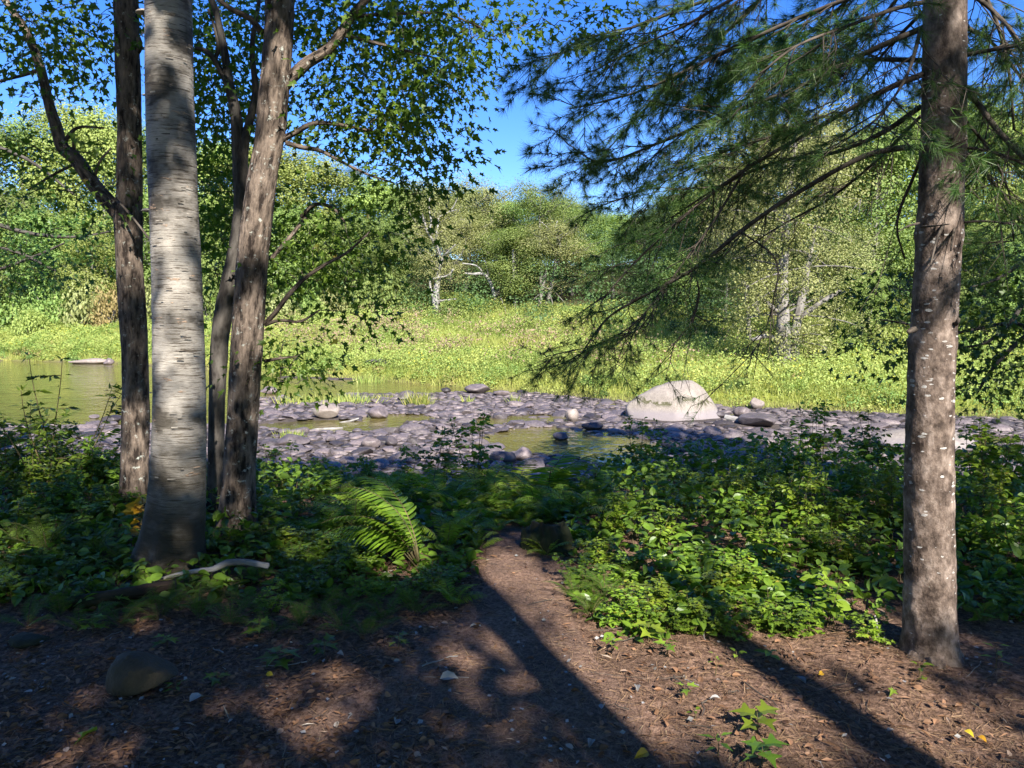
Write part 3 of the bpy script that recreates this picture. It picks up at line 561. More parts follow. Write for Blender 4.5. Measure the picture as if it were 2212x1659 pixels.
PB = [   #  (points u v width depth, needle density, first side twig, side length)
    ([(1988, 318, 22, 3.72), (1930, 322, 19, 3.75), (1850, 345, 17, 3.8), (1700, 430, 15, 3.95), (1600, 500, 14, 4.05), (1500, 580, 12, 4.15), (1380, 645, 9, 4.3), (1310, 690, 7, 4.4), (1255, 765, 4, 4.5)], .6, .45, .30),
    ([(1995, 160, 20, 3.75), (1900, 200, 17, 3.8), (1750, 285, 14, 3.95), (1620, 360, 12, 4.1), (1510, 440, 10, 4.25), (1420, 520, 8, 4.35), (1350, 590, 5, 4.45), (1300, 650, 3, 4.5)], .72, .35, .32),
    ([(1995, 60, 20, 3.8), (1880, 110, 17, 3.9), (1720, 190, 14, 4.1), (1560, 250, 11, 4.3), (1420, 310, 9, 4.5), (1300, 350, 6, 4.7), (1225, 310, 3, 4.8)], .95, .2, .40),
    ([(1990, -60, 18, 3.8), (1850, -10, 16, 3.9), (1700, 50, 14, 4.1), (1540, 125, 11, 4.3), (1400, 190, 8, 4.5), (1300, 220, 6, 4.6), (1230, 235, 3, 4.7)], 1., .15, .40),
    ([(1700, -60, 14, 4.3), (1600, 40, 12, 4.6), (1480, 150, 9, 4.9), (1370, 260, 6, 5.1), (1290, 350, 3, 5.2)], .9, .1, .36),
    ([(1900, -80, 14, 4.2), (1800, 30, 12, 4.6), (1690, 110, 10, 5.), (1590, 170, 7, 5.3), (1480, 200, 3, 5.5)], .9, .1, .38),
    ([(1990, 250, 12, 4.), (1890, 350, 10, 4.4), (1790, 430, 8, 4.8), (1700, 480, 6, 5.1), (1600, 540, 3, 5.3)], .35, .45, .30),
    ([(1780, 250, 9, 4.1), (1680, 290, 8, 4.2), (1560, 330, 6, 4.4), (1440, 390, 4, 4.6), (1340, 430, 3, 4.7)], .9, .1, .36),
    ([(1620, 350, 8, 4.1), (1540, 480, 7, 4.15), (1460, 590, 5, 4.2), (1390, 700, 4, 4.3), (1320, 740, 3, 4.3)], .4, .4, .28),
    ([(1440, 610, 7, 4.2), (1380, 690, 5, 4.2), (1300, 740, 4, 4.3), (1180, 770, 3, 4.4)], .55, .2, .22),
    ([(1500, 580, 6, 4.15), (1510, 640, 5, 4.15), (1490, 700, 4, 4.2), (1440, 760, 3, 4.2)], .45, .3, .24),
    ([(1600, 500, 6, 4.05), (1675, 560, 5, 4.0), (1672, 640, 4, 4.0), (1640, 740, 3, 4.0), (1560, 830, 2, 4.0)], .12, .5, .26),
    ([(1990, 60, 14, 3.8), (1960, 160, 10, 3.6), (1900, 250, 7, 3.4), (1830, 300, 4, 3.3)], .6, .2, .28),
    ([(2100, -60, 13, 3.9), (2150, 40, 11, 3.9), (2180, 160, 9, 3.9), (2190, 280, 6, 3.9)], .9, .1, .36),
    ([(2085, 260, 10, 3.8), (2140, 330, 8, 3.9), (2180, 420, 6, 4.1), (2190, 520, 4, 4.2)], .7, .1, .32),
    ([(2000, -120, 14, 4.0), (1950, -20, 12, 4.2), (1880, 60, 9, 4.4), (1800, 120, 6, 4.6), (1740, 190, 3, 4.7)], 1., .1, .38),
    ([(2000, 20, 12, 3.95), (1940, 80, 10, 4.2), (1860, 170, 7, 4.5), (1790, 230, 3, 4.7)], 1., .1, .36),
    ([(1960, -100, 12, 4.5), (1850, -20, 10, 4.8), (1740, 40, 7, 5.1), (1620, 100, 3, 5.3)], 1., .1, .40),
    ([(1800, -90, 16, 4.0), (1650, -40, 14, 4.2), (1500, 10, 11, 4.4), (1350, 65, 8, 4.6), (1230, 110, 5, 4.8), (1130, 130, 3, 4.9)], .9, .15, .38),
    ([(1990, 230, 18, 3.85), (1900, 290, 15, 4.0), (1800, 330, 12, 4.2), (1680, 350, 9, 4.4), (1560, 400, 7, 4.6), (1450, 470, 4, 4.8)], .6, .35, .30),
    ([(1990, 130, 16, 3.9), (1870, 130, 13, 4.2), (1760, 150, 10, 4.6), (1640, 200, 8, 5.0), (1520, 260, 6, 5.3), (1420, 330, 3, 5.5)], .9, .2, .38),
    ([(1700, -70, 14, 3.7), (1560, 10, 11, 3.9), (1470, 60, 8, 4.0), (1380, 100, 5, 4.2), (1290, 150, 3, 4.3)], .7, .2, .34),
    ([(1995, 5, 16, 3.6), (1930, 20, 13, 3.5), (1820, 60, 10, 3.4), (1720, 100, 7, 3.3), (1640, 160, 4, 3.3)], .8, .25, .30),
    ([(1990, 340, 12, 3.8), (1970, 390, 10, 3.85), (1945, 450, 9, 3.9), (1938, 500, 7, 3.95), (1955, 560, 4, 4.)], .05, .9, .1),
    ([(2080, 190, 20, 3.75), (2110, 220, 18, 3.7), (2150, 275, 17, 3.6), (2200, 330, 15, 3.5), (2270, 400, 12, 3.4)], .5, .3, .32),
    ([(2080, 330, 16, 3.8), (2110, 350, 14, 3.9), (2150, 400, 12, 4.0), (2200, 470, 11, 4.1), (2260, 540, 9, 4.3)], .7, .2, .34),
    ([(2080, 120, 16, 3.75), (2130, 110, 13, 3.7), (2190, 100, 10, 3.6), (2250, 80, 8, 3.5)], .9, .1, .34),
    ([(2085, -20, 16, 3.8), (2130, 10, 13, 3.75), (2180, 60, 10, 3.7), (2230, 130, 8, 3.6)], .9, .1, .34),
    ([(2078, 318, 10, 3.7), (2130, 325, 8, 3.6), (2190, 345, 7, 3.55), (2240, 370, 5, 3.5)], .5, .3, .26),
    ([(2070, 482, 9, 3.7), (2110, 478, 7, 3.65), (2160, 480, 5, 3.6), (2220, 492, 4, 3.6)], .25, .5, .2),
    ([(2090, 60, 14, 4.0), (2140, 90, 11, 4.4), (2200, 160, 9, 4.8), (2260, 240, 6, 5.2)], 1., .1, .40)]
for pts, dens, f0, sl_ in PB:
    P, r = pxl([(a, b, c, d-.17) for a, b, c, d in pts], PY_); r = r*.6; bm = branch_mesh('branch', P, r, M['pine_twig'], 8, 5)
    bm.transform(Matrix.Translation(-Vector(pb))); bo = obj('branch', bm, pine)
    Q, rq = smooth_path(P, r, .05); T = nrm(np.gradient(Q, axis=0)); s = np.r_[0, np.cumsum(np.linalg.norm(np.diff(Q, axis=0), axis=1))]; Ln = s[-1]
    f0 = f0*(.45 if pts[0][1] < 240 else .9); gt = Geo(); gn = Geo(); k = 0; x = f0*Ln
    side = nrm(np.cross(T, np.array([0, 0, 1.])))
    while x < Ln:
        i = min(np.searchsorted(s, x), len(Q)-1); fr = x/Ln; sg = 1 if k % 2 else -1
        l = sl_*RNG.uniform(.7, 1.9)*(1.25-.65*fr)*min(1, .35+2.2*(fr-f0)+.25); d = nrm(T[i]*RNG.uniform(.25, .9)+side[i]*sg*RNG.uniform(.4, .9)+np.array([0, 0, RNG.uniform(-.55, .40)]))
        p2 = curve(Q[i], d, l, RNG.uniform(.0, .6), 9); p2 += np.cumsum(RNG.normal(size=(9, 3)), 0)*.012*np.linspace(0, 1, 9)[:, None]; spray(gt, gn, p2, .0035, l, dens, .085)
        for q in np.arange(.22, .98, .115 if dens > .3 else .4):
            j = int(q*8); s2 = 1 if RNG.random() < .5 else -1; T2 = nrm(p2[min(j+1, 8)]-p2[j-1 if j else 0]); sd = nrm(np.cross(T2, np.array([0, 0, 1.])))
            l2 = RNG.uniform(.08, .24)*(1.2-.5*q); d2 = nrm(T2*.75+sd*s2*.6+np.array([0, 0, RNG.uniform(-.35, .25)]))
            spray(gt, gn, curve(p2[j], d2, l2, .15, 5), .002, l2, dens, .08, 1)
        x += RNG.uniform(.05, .11)/(.35+.65*dens); k += 1
    for q in range(int(Ln*5)):     # bare hanging twigs near the trunk
        i = RNG.integers(2, max(3, int(len(Q)*.75))); l = RNG.uniform(.08, .40)
        d = nrm(T[i]*RNG.uniform(.1, .8)+side[i]*RNG.uniform(-.7, .7)+np.array([0, 0, RNG.uniform(-1.1, .1)])); p2 = curve(Q[i], d, l, RNG.uniform(.1, .5), 6)
        add_tube(gt, p2, np.linspace(.003, .0012, 6), 4, .06)
        for e in (2, 3, 4):
            if RNG.random() < .6: add_tube(gt, curve(p2[e], nrm(d+rdir(1)[0]*.8), l*.45, .2, 4), np.linspace(.0018, .0009, 4), 3, .08)
    for nm, gg, mm in (('twigs', gt, M['pine_twig']), ('needles', gn, M['needle'])):
        if gg.n == 0: continue
        q = gg.mesh(nm, mm); q.transform(Matrix.Translation(-Vector(pb))); obj(nm if nm == 'needles' else 'twig_spray', q, bo)
for (u, v, du, dv, dz, w_) in ((1985, 482, -45, 18, -.2, 5), (2040, 482, -30, 90, -.25, 6), (1990, 490, 60, -6, -.3, 4), (2060, 300, -70, -40, -.2, 4), (2000, 330, 90, -30, -.3, 4), (2062, 492, -8, 50, -.12, 5), (1975, 712, -14, 5, -.05, 14), (2064, 700, 8, -12, -.03, 10)):
    P, r = pxl([(u, v, w_, PY_-.09), (u+du*.5, v+dv*.35, w_*.8, PY_-.09+dz*.6), (u+du, v+dv, w_*.5, PY_-.09+dz)], PY_)
    me = branch_mesh('dead_twig', P, r, M['pine_twig'], 6, 8, .02); me.transform(Matrix.Translation(-Vector(pb))); obj('dead_twig', me, pine)
for k, q in enumerate(([(2045, 1405, 44, 3.55), (2080, 1440, 34, 3.51), (2125, 1460, 24, 3.48), (2180, 1482, 10, 3.44)], [(1985, 1410, 40, 3.53), (1962, 1440, 28, 3.50), (1935, 1455, 16, 3.48), (1905, 1468, 6, 3.47)], [(2020, 1420, 40, 3.46), (2030, 1455, 28, 3.42), (2050, 1485, 16, 3.36), (2085, 1510, 6, 3.3)])):
    P, r = pxl(q, PY_); V, Fs, b = tube(P, r, 14, .02, ridged(.004, 30, .3, k, bow=.15)); g = Geo(); g.add(V, Fs, .5, b); me = g.mesh('root', M['pine_bark'], True); me.transform(Matrix.Translation(-Vector(pb))); obj('root', me, pine)
CROWNS['pine'] = dict(t=pine, base=pb, g=Geo(), an=PP[8:], x=pb[0], y=pb[1], needle=True)
# ------------------------------------------------------------------ trees at the edges of the view
def edge_tree(key, name, label, x, y, h, r, limbs, bl, nleaf, size, tpl, mleaf, tilt=.6, spread=(.25, .25, .14)):
    z = h1(x, y); t = thing(name, label, 'tree', (x, y, z))
    g = Geo(); P = np.array([[0, 0, -.1], [.05, .02, h*.3], [-.08, .1, h*.65], [.05, 0, h]]); V, Fs, b = tube(P, np.array([r*1.25, r, r*.7, r*.2]), 20, .08, ridged(.006, 24, .14, 7, .3)); g.add(V, Fs, .5, b)
    obj('trunk', g.mesh('trunk', M['dark_bark'], True), t); base = np.array([x, y, z]); AN = []
    for lb in limbs:
        P, rr = pxl(lb, y); P = np.vstack([[x, y, P[0, 2]-.3], P]); rr = np.r_[rr[0]*1.2, rr]
        m = branch_mesh('branch', P, rr, M['dark_bark'], 7, 3, .06); m.transform(Matrix.Translation(-Vector(base))); obj('branch', m, t); AN.append(smooth_path(P, rr, .15)[0])
    gl = Geo(); leaf_clusters(gl, np.vstack(AN), blobs(bl), nleaf, spread, size, tpl, tilt=tilt)
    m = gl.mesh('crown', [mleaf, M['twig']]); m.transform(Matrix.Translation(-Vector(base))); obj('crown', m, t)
    return t
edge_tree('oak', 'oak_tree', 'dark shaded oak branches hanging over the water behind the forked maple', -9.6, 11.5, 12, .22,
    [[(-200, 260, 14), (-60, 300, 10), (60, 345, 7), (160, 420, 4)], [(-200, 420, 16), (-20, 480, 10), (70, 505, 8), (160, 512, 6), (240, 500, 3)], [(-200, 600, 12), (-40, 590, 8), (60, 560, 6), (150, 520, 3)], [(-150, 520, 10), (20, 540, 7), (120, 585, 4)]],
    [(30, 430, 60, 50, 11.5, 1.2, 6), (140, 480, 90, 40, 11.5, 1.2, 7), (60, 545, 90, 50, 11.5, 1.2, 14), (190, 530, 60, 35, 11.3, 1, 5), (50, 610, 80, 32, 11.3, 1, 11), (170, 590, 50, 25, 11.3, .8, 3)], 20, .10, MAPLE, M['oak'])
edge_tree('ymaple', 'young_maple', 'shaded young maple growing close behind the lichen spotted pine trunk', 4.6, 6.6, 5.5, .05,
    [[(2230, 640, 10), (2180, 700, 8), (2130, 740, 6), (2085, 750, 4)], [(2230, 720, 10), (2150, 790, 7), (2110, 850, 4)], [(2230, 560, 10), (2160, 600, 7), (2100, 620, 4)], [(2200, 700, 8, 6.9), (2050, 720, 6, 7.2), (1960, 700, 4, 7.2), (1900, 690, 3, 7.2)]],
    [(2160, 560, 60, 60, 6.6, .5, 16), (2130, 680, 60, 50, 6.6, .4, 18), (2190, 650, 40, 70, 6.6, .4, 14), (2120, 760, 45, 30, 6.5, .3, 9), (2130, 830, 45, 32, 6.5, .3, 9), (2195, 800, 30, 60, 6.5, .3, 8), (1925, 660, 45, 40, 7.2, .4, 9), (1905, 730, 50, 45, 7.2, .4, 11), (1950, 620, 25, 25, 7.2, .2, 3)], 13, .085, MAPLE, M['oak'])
# ------------------------------------------------------------------ unseen wood behind the stand: crowns shaped to cast its shade and sun patches
BACK = [('dark_trunk_tree', 'tall tree behind the clearing whose shadow falls along the path', 2.08, -2.0, .125), ('dark_trunk_tree', 'tall tree behind the clearing whose shadow falls toward the pine', 3.55, -3.2, .13), ('forest_tree', 'tall forest tree behind the mossy brown stone', -3.2, -3.0, .2),
        ('forest_tree', 'tall forest tree far behind the birch', -7.5, -1.2, .22), ('forest_tree', 'tall forest tree behind the pine', 7.2, -4.2, .2), ('forest_tree', 'tall forest tree deep behind the path', .1, -7.5, .26), ('forest_tree', 'tall forest tree deep in the wood behind the pine', 8.5, -9.5, .26), ('forest_tree', 'tall forest tree beside the pine on the bank', 10.5, 1.0, .2), ('forest_tree', 'tall forest tree on the bank beside the oak', -10.5, 4.2, .2)]
for k, (nm, lb, x, y, r) in enumerate(BACK):
    z = h1(x, y); t = thing(nm, lb, 'tree', (x, y, z), group='trees behind the clearing')
    P = np.array([[0, 0, -.1], [.03, 0, 2], [-.03, .05, 5], [.1, 0, 9], [0, .1, 13.5]])
    g = Geo(); V, Fs, b = tube(P, np.array([r*1.3, r, r*.85, r*.6, r*.15]), 20, .1, ridged(.006, 24, .14, 7, .3)); g.add(V, Fs, .5, b)
    obj('trunk', g.mesh('trunk', M['maple_bark'], True), t)
    for q in range(5):
        a = q*2.4+k; zz = 6+q*1.3; P = np.array([[0, 0, zz], [np.cos(a)*1.2, np.sin(a)*1.2, zz+.8], [np.cos(a)*2.6, np.sin(a)*2.6, zz+1.3]])
        obj('branch', branch_mesh('branch', P, np.array([r*.3, r*.2, r*.08]), M['maple_bark'], 7, q, .15), t)
    CROWNS['back%d' % k] = dict(t=t, base=np.array([x, y, z]), g=Geo(), an=None, x=x, y=y)
LIT = []  # sun patch targets; canopy leaves are left out along their rays
def lit(u, v, Y, r, zoff=0):
    P = ground_at(u, v) if Y is None else at(u, v, Y)
    q = to_ground(P); LIT.append((q[0], q[1], r))
for v, r in ((420, .16), (470, .21), (520, .14), (590, .15), (650, .19), (700, .15), (960, .14), (1180, .17), (1235, .22), (1290, .22), (1345, .17)): lit(2035, v, PY_-.12, r)
lit(2045, 560, PY_-.1, .06)
for v, r in ((390, .14), (430, .16), (465, .14), (600, .12), (650, .16), (690, .13), (860, .10), (200, .09), (1080, .08)): lit(545 if v > 500 else 560, v, 5.5, r)
for v, r in ((90, .07), (330, .07), (385, .08), (545, .10), (640, .08), (690, .14), (720, .12), (880, .08), (930, .08), (1010, .06)): lit(380, v, 4.7, r)
for v, r in ((255, .13), (290, .12), (480, .10), (520, .12), (570, .14), (610, .12), (870, .12), (930, .12), (1010, .08)): lit(285, v, 6.1, r)
for q in ((1090, 1250, .16), (1150, 1265, .16), (1200, 1285, .10), (1100, 1390, .17), (1200, 1400, .16), (1060, 1370, .08), (1180, 1440, .12), (1240, 1410, .14), (1330, 1440, .14), (1420, 1430, .17), (1520, 1420, .18), (1620, 1410, .16), (1440, 1500, .14), (1530, 1500, .17), (1620, 1530, .16), (1740, 1500, .10), (1370, 1530, .09), (1560, 1580, .14), (1700, 1600, .12), (1930, 1570, .14), (2040, 1580, .16), (2150, 1610, .16), (2080, 1640, .14), (1850, 1540, .10), (1680, 1640, .10), (700, 1545, .05), (760, 1590, .07), (650, 1490, .03), (300, 1380, .03)): lit(q[0], q[1], None, q[2]*1.22)
for q in ((1500, 1210, 4.7, .32), (1580, 1220, 4.6, .32), (1650, 1240, 4.6, .22), (1500, 1290, 4.4, .30), (1600, 1310, 4.2, .28), (1540, 1170, 4.9, .25), (1430, 1240, 4.6, .22), (1400, 1300, 4.4, .16), (1300, 1330, 4.2, .22), (1270, 1370, 4.1, .18), (1340, 1250, 4.5, .18), (1700, 1290, 4.1, .14), (1800, 1290, 3.9, .12), (1880, 1320, 3.8, .18), (1820, 1260, 3.9, .16), (1420, 1200, 4.9, .12), (1550, 1140, 5.2, .14), (1700, 1100, 5.5, .14), (1460, 1050, 6.5, .16), (1590, 1050, 6, .16), (1640, 1000, 6.6, .14), (1760, 1040, 5.8, .12), (880, 1130, 5.1, .15), (940, 1190, 5., .13), (850, 1100, 5.2, .12), (1160, 1060, 6.5, .20), (1090, 1060, 6.6, .12), (1000, 1080, 6.2, .10), (1180, 1120, 5.8, .10), (1080, 1190, 5.3, .10), (700, 1140, 5.5, .10), (640, 1200, 5.1, .08), (760, 1060, 6.4, .14), (660, 1040, 6.8, .12), (1300, 1030, 7.3, .16), (1400, 1020, 7.4, .14), (1850, 980, 7, .16), (1730, 960, 7.4, .16), (2110, 1000, 6, .12), (300, 1090, 6, .08), (200, 1000, 7, .10)): lit(*q)
for q in ((2130, 60, 3.7, .22), (2190, 150, 3.6, .2), (2160, 250, 3.7, .14), (1850, 120, 3.9, .08), (1420, 90, 4.5, .10), (1330, 300, 4.7, .07), (2170, 440, 4.0, .12)): lit(*q)
for q in ((1850, 140, 3.9, .12), (1500, 150, 4.4, .14), (1700, 220, 4.1, .12), (1560, 380, 4.3, .12), (1330, 240, 4.6, .12), (1450, 300, 4.5, .10), (1650, 60, 4.2, .12), (1350, 600, 4.4, .10), (950, 270, 5.9, .14), (860, 380, 5.9, .12), (700, 520, 6.4, .16), (640, 800, 5.9, .12), (470, 200, 6.8, .12), (100, 80, 6.4, .14), (2120, 680, 6.6, .18), (1920, 680, 7.2, .16), (2180, 1050, 5.5, .16), (1000, 1010, 7.8, .2), (640, 1060, 6.6, .16), (1380, 1090, 5.5, .16), (1330, 1120, 5.3, .14), (90, 1000, 6.4, .14), (160, 960, 7, .16), (120, 860, 6.6, .14)): lit(*q)
LIT = np.array(LIT)
sp_ = .36; cx, cyy = np.meshgrid(np.arange(-15, 14, sp_), np.arange(.2, 21.5, sp_)); cx = cx.ravel(); cyy = cyy.ravel()
GXY = np.concatenate([np.stack([cx+RNG.uniform(-.18, .18, len(cx)), cyy+RNG.uniform(-.18, .18, len(cx))], 1) for _ in range(2)])
ye = 14.1+1.2*(n2(GXY[:, 0], GXY[:, 0]*0, .6, 3)-.5)+5.2*sst(.8, 2., GXY[:, 0])*(1-sst(5.6, 7., GXY[:, 0]))-1.5*sst(6, 9, GXY[:, 0])
ok = (GXY[:, 1] < ye+RNG.uniform(-.3, .3, len(GXY)))
dist = np.linalg.norm(GXY[:, None]-LIT[None, :, :2], axis=2)-LIT[None, :, 2]
wob = .10*(n2(GXY[:, 0], GXY[:, 1], 3, 44)-.5)
md = dist.min(1)+wob
ok &= md > .10
ok &= n2(GXY[:, 0], GXY[:, 1], .9, 77) < np.where((GXY[:, 0] < -1.3) & (GXY[:, 1] < 7.5), .70, np.where(GXY[:, 1] > 7.5, .57, np.where(GXY[:, 1] > 5, .58, .82)))
GXY = GXY[ok]; md = md[ok]
keys = [k for k in CROWNS if k != 'pine' or True]; KX = np.array([[CROWNS[k]['x'], CROWNS[k]['y']] for k in keys])
for p, m_ in zip(GXY, md):
    for tr_ in range(12):
        z = RNG.uniform(6.2, 13.5); C = np.array([p[0]+AZ[0]*TAN*z, p[1]+AZ[1]*TAN*z, z])
        u, v, f = proj(C)
        if f < 0 or v < -90-600/max(f, 1) or u < -200 or u > 2400: break
    else: continue
    key = keys[int(np.argmin(np.linalg.norm(KX-C[:2], axis=1)))]; cr = CROWNS[key]
    rad = float(np.clip(m_-.0, .09, .26)); n = int(26*(rad/.26)**2)+4
    off = RNG.normal(size=(n, 3))*rad*.55; S_ = .15 if rad > .15 else .10
    nor = nrm(SUN+RNG.normal(size=(n, 3))*.6)
    Pc = C+off
    scatter(cr['g'], KITE[0], KITE[1], Pc, nrm(np.cross(nor, rdir(n))), nor, S_*RNG.uniform(.8, 1.2, n), RNG.random(n))
bk = [k for k in keys if k.startswith('back')]; BX = np.array([[CROWNS[k]['x'], CROWNS[k]['y']] for k in bk])
for q in range(1100):      # unseen leaf clumps added behind the clearing to block sky light
    x, y = RNG.uniform(-17, 17), RNG.uniform(-17, -4.5); z = RNG.uniform(.8, min(9, (2.4-y)/1.21-.9))
    cr = CROWNS[bk[int(np.argmin(np.linalg.norm(BX-[x, y], axis=1)))]]; n = 22; nor = nrm(rdir(n)+np.array([0, 0, .6]))
    scatter(cr['g'], KITE[0], KITE[1], np.array([x, y, z])+RNG.normal(size=(n, 3))*.38, nrm(np.cross(nor, rdir(n))), nor, .20*RNG.uniform(.8, 1.2, n), RNG.random(n))
for k in keys:
    cr = CROWNS[k]
    if cr['g'].n == 0: continue
    me = cr['g'].mesh('crown', [M['needle'] if cr.get('needle') else M['maple'], M['twig']]); me.transform(Matrix.Translation(-Vector(cr['base']))); obj('crown', me, cr['t'])
# ------------------------------------------------------------------ shrubs and ferns of the near bank
def stem_leaves(g, P, n, size, tpl, tilt=.5, t0=.25, out=.5, droop=.25):
    i = RNG.uniform(t0*(len(P)-1), len(P)-1.001, n); k = i.astype(int); f = (i-k)[:, None]; q = P[k]*(1-f)+P[k+1]*f
    T = nrm(P[k+1]-P[k]); a = RNG.uniform(0, 2*np.pi, n); side = np.stack([np.cos(a), np.sin(a), np.zeros(n)], 1)
    side = nrm(side-T*np.sum(side*T, 1)[:, None]*.7); tip = nrm(side+T*out*.6+np.array([0, 0, -droop]))
    nor = nrm(np.array([0, 0, 1.])+RNG.normal(size=(n, 3))*tilt-.0*side)
    scatter(g, tpl[0], tpl[1], q+side*.018, tip, nor, size*RNG.uniform(.55, 1.15, n), RNG.random(n))
def shrub_proto(kind_, seed):
    global RNG
    RNG = np.random.default_rng(seed); gs = Geo(); gl = Geo()
    K = dict(alder=(8, .75, .10, 6, 14, OVATE, .078), sprig=(4, .42, .06, 8, 12, OVATE, .068), wide=(10, .95, .16, 6, 11, OVATE, .088), maple=(5, .65, .10, 5, 8, MAPLE, .10), rasp=(10, .9, .14, 6, 11, REDM, .085), big=(3, .6, .08, 3, 5, OVATE, .17), lance=(6, .6, .1, 4, 13, LANCE, .085))[kind_]
    ns, sp, jit, nside, nl, tpl, sz = K
    for s in range(ns):
        a = RNG.uniform(0, 2*np.pi); rr = sp*np.sqrt(RNG.random())*.55; h = RNG.uniform(.62, 1.)
        if s == 0: h = 1.; rr *= .3
        b0 = np.array([np.cos(a), np.sin(a), 0])*rr*.35; top = np.array([np.cos(a)*rr, np.sin(a)*rr, h]); t = np.linspace(0, 1, 10)[:, None]
        P = b0*(1-t)+top*t+np.stack([np.sin(t[:, 0]*3+a)*.03, np.cos(t[:, 0]*4+a)*.03, 0*t[:, 0]], 1)*np.minimum(1, t*3)
        add_tube(gs, P, np.linspace(.0065, .0018, 10), 5, .1); stem_leaves(gl, P, nl, sz, tpl, t0=.3)
        for k in range(nside):
            j = RNG.integers(2, 9); d = nrm(np.array([*RNG.normal(size=2), RNG.uniform(.1, .9)])); l = RNG.uniform(.12, .34)*(1.2-j/14)
            Q = curve(P[j], d, l, .25, 6); add_tube(gs, Q, np.linspace(.003, .0012, 6), 4, .1); stem_leaves(gl, Q, nl, sz, tpl, t0=.15)
        tp = RNG.normal(size=(4, 3))*.01+P[-1]; scatter(gl, tpl[0], tpl[1], tp, nrm(RNG.normal(size=(4, 3))+np.array([0, 0, .6])), nrm(RNG.normal(size=(4, 3))*.5+np.array([0, 0, 1.])), sz*.6, RNG.random(4))
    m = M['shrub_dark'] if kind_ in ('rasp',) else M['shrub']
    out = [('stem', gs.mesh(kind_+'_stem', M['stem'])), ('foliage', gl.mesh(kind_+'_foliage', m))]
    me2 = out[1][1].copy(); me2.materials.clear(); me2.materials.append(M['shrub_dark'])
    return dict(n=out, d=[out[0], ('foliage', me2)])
PRO = {k: [shrub_proto(k, 100+i*17+q) for q in range(n)] for i, (k, n) in enumerate((('alder', 3), ('sprig', 2), ('wide', 3), ('maple', 2), ('rasp', 3), ('big', 1), ('lance', 2)))}
RNG = np.random.default_rng(99)
def put(parts, name, label, cat, loc, rz, s, group):
    t = thing(name, label, cat, loc, (0, 0, rz), s, group)
    for nm, me in parts: obj(nm, me, t)
    return t
def shrub(u, vt, Y, k, label, wid=1., dark=False):
    top = at(u, vt, Y); z = h1(top[0], Y)-.03; h = max(.2, top[2]-z); p = PRO[k][RNG.integers(len(PRO[k]))]
    nm = {'maple': 'maple_sapling', 'sprig': 'tall_shrub_sprig', 'big': 'broad_leaf_sapling', 'rasp': 'bramble_shrub'}.get(k, 'leafy_shrub')
    w_ = wid*np.clip(h, .55, 1.25)
    put(p['d' if dark else 'n'], nm, label, 'sapling' if 'sapling' in nm else 'shrub', (top[0], Y, z), RNG.uniform(0, 6.28), (w_, w_, h), 'shrubs along the near bank')
